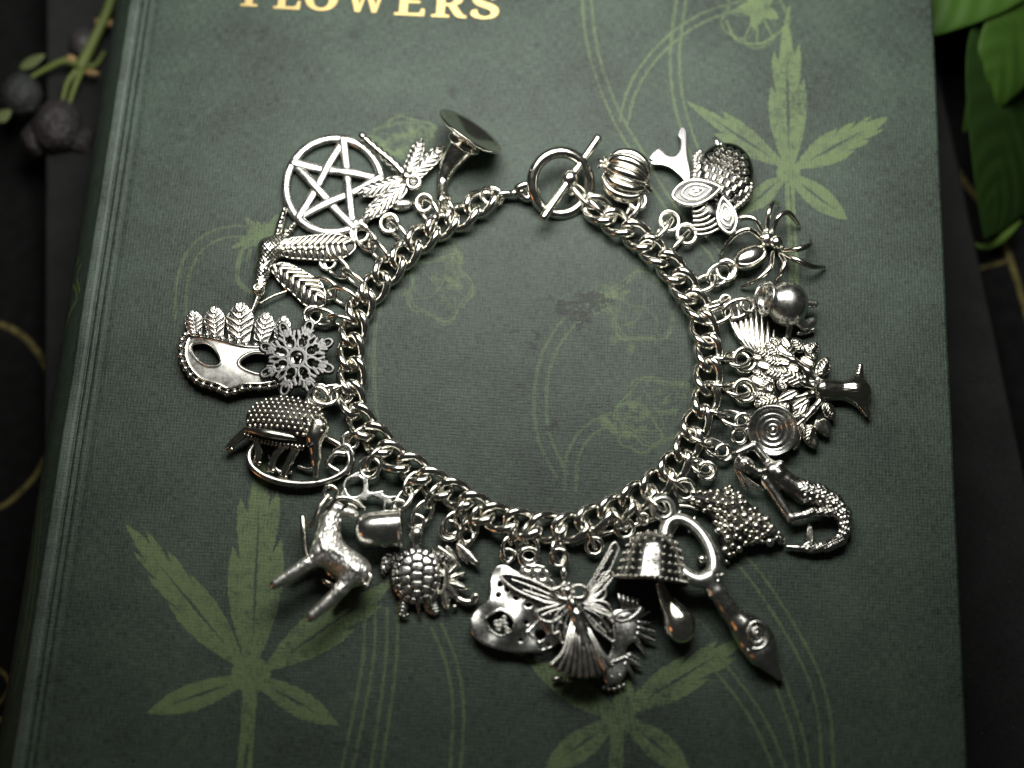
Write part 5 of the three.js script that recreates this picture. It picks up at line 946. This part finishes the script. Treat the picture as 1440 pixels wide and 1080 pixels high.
{ // bright silhouette
  const o = thing('silhouette_charm', 'flat mirror-bright silhouette charm with one tall hooked tip', 'charm', 945, 222, 14);
  part(o, 'plate', plate([[960, 177], [966, 180], [967, 192], [966, 212], [967, 228], [969, 244], [966, 264], [957, 252], [944, 239], [930, 233], [917, 232], [914, 228], [917, 226], [913, 222], [918, 214], [927, 209], [932, 213], [938, 219], [949, 220], [956, 211], [958, 196], [955, 186]], { z: (x, y) => 14 + 0.12 * (y - 222) + 0.02 * (x - 945), th: 5, round: 0.8, cell: 0.8 }), M.mirror);
}
{ // pumpkin
  const o = thing('pumpkin_charm', 'ribbed silver pumpkin charm right of the clasp ring', 'charm', 880, 247, 26);
  const A = 0.36, P0 = (u, a, q = 1) => { const X = -31 * cos(PI * u), R = 31 * sin(PI * u) ** 0.75 * q; return [881 + X * cos(A) - R * cos(a) * sin(A), 248 + X * sin(A) + R * cos(a) * cos(A), 27 + R * sin(a) * 0.9]; };
  part(o, 'core', ell(881, 248, 27, 31, 30, 27, A, 30), M.patina);
  for (let k = 0; k < 11; k++) { const a = k / 11 * 2 * PI + 0.15, P = []; for (let j = 1; j < 12; j++) P.push(P0(j / 12, a, 0.99)); part(o, 'rib', [tube(P, u => 2.2 + 4.4 * sin(PI * u) ** 0.8, { seg: 30, rad: 12 })], M.silver); const Q = []; for (let j = 2; j < 11; j++) Q.push(P0(j / 12, a + PI / 11, 1.0)); part(o, 'rib', tube(Q, u => 1 + 1.6 * sin(PI * u), { seg: 24 }), M.silver); }
  part(o, 'stem', [0, 1, 2, 3, 4].map(k => { const a = k * 1.2566; return tube([[850, 238, 36], [849 + 5 * cos(a), 237 + 5 * sin(a), 40], [848 + 9 * cos(a), 236 + 9 * sin(a), 38]], u => 3 - u); }), M.silver);
  part(o, 'base_knob', [tube([[902, 260, 36], [908, 266, 34], [913, 270, 30]], u => 5.5 - 1.5 * u), bead(904, 270, 30, 5)], M.silver);
  hang(o, [896, 281, 22], 13, 3.4, { tilt: 60 });
}

// ---------------------------------------------------------------- plants at the edges
{
  const o = thing('berry_sprig', 'sprig of dark shrivelled berries on a green stem at the top left', 'berry sprig', 85, 110, -165);
  const stemM = new THREE.MeshStandardMaterial({ color: new THREE.Color().setRGB(0.07, 0.095, 0.014), roughness: 0.65 }), nub = new THREE.MeshStandardMaterial({ color: new THREE.Color().setRGB(0.2, 0.13, 0.05), roughness: 0.7 });
  const Z = -150;
  part(o, 'stem', tube([[152, -40, Z + 8], [140, 10, Z + 4], [124, 50, Z], [108, 86, Z - 4]], u => 7 + 2.5 * u ** 6, { seg: 40 }), stemM);
  part(o, 'stalk', tube([[108, 86, Z - 4], [85, 80, Z - 2], [60, 88, Z - 6], [38, 98, Z - 10]], u => 5 - 2 * u), stemM);
  part(o, 'stalk', tube([[106, 88, Z - 4], [92, 108, Z - 4], [84, 135, Z - 10]], u => 4.4 - 1.2 * u), stemM); part(o, 'stalk', tube([[110, 90, Z - 4], [104, 112, Z - 2], [95, 138, Z - 8]], u => 4.8 - 1.2 * u), stemM);
  part(o, 'stalk', tube([[112, 86, Z - 8], [124, 80, Z - 14], [134, 60, Z - 18]], u => 4 - u), stemM);
  part(o, 'node', [ell(128, 26, Z + 2, 6, 4, 4, 0.4), ell(146, 28, Z + 2, 6, 4, 4, -0.6), ell(94, 78, Z, 8, 5, 5, 0.2), ell(124, 96, Z - 4, 11, 4.5, 5, 0.1)], nub);
  const berry = (c, r, col, rough, seed) => part(o, 'berry', nets((x, y, z) => { const dx = x - c[0], dy = y - c[1], dz = z - c[2]; return hypot(dx, dy, dz * 1.05) - r - 3.4 * abs(noise(dx / 9 + seed, dy / 9, dz / 9)) - 2.5 * noise(dx / 22, dy / 22 + seed, dz / 22); }, [c[0] - r - 8, c[1] - r - 8, c[2] - r - 8], [c[0] + r + 8, c[1] + r + 8, c[2] + r + 8], 2), new THREE.MeshStandardMaterial({ color: new THREE.Color().setRGB(...col), roughness: rough }));
  berry([22, 120, -168], 27, [0.006, 0.008, 0.007], 0.75, 1.3); berry([80, 166, -166], 34, [0.010, 0.007, 0.008], 0.7, 4.1); berry([102, 45, -176], 22, [0.02, 0.016, 0.018], 0.6, 7.7); berry([112, 180, -178], 20, [0.010, 0.007, 0.008], 0.7, 9.2); berry([50, 178, -176], 22, [0.010, 0.007, 0.008], 0.7, 2.6);
  part(o, 'sepal', [leaf([22, 92, -150], [58, 74, -146], 8, { h: 2 }), leaf([-6, 160, -160], [14, 146, -160], 9, { h: 2 })], new THREE.MeshStandardMaterial({ color: new THREE.Color().setRGB(0.05, 0.065, 0.015), roughness: 0.7 }));
}
{
  const o = thing('leafy_sprig', 'glossy green leaves of a potted vine at the top right edge', 'leaves', 1390, 120, -90);
  const green = (c, r) => new THREE.MeshPhysicalMaterial({ color: new THREE.Color().setRGB(...c), roughness: r, specularIntensity: 0.25, side: THREE.DoubleSide });
  const ivy = u => sin(PI * u ** 0.62) ** 0.85;
  part(o, 'vine_leaf', leaf([1500, -150, -50], [1262, 66, -70], 88, { h: 10, th: 1.5, mid: -3, ribs: 8, rd: 1.3, slant: 0.8, prof: ivy, nu: 40, nv: 20 }), green([0.028, 0.064, 0.009], 0.55), 'bright green leaf');
  part(o, 'vine_leaf', leaf([1490, -30, -60], [1372, 152, -150], 52, { h: 8, th: 1.5, mid: -3, roll: 0.7, ribs: 7, rd: 1.1, slant: 0.8, prof: ivy, nu: 40, nv: 20 }), green([0.028, 0.064, 0.009], 0.55));
  part(o, 'vine_leaf', leaf([1486, 0, -170], [1400, 284, -190], 104, { h: 6, th: 1.5, mid: -2, roll: 1.0, ribs: 8, rd: 1.3, slant: 0.8, prof: ivy, nu: 60, nv: 24, bend: -8 }), green([0.017, 0.04, 0.008], 0.55), 'large deep green leaf, its colour partly darkened for shade');  // deeper leaf green, with some of its shade put into the colour
  part(o, 'leaf_edge', tube([[1394, 276, -228], [1412, 282, -226], [1440, 270, -222], [1466, 250, -216]], u => 5 * sin(PI * u) + 1, { fz: 0.5 }), green([0.05, 0.09, 0.014], 0.5));
  part(o, 'petiole', tube([[1500, -150, -50], [1530, -60, -56], [1490, -30, -60], [1480, 20, -40]], 5), green([0.08, 0.14, 0.03], 0.5));
}

scene.traverse(q => { delete q.userData.frame; delete q.userData.tint; });
renderer.render(scene, camera);
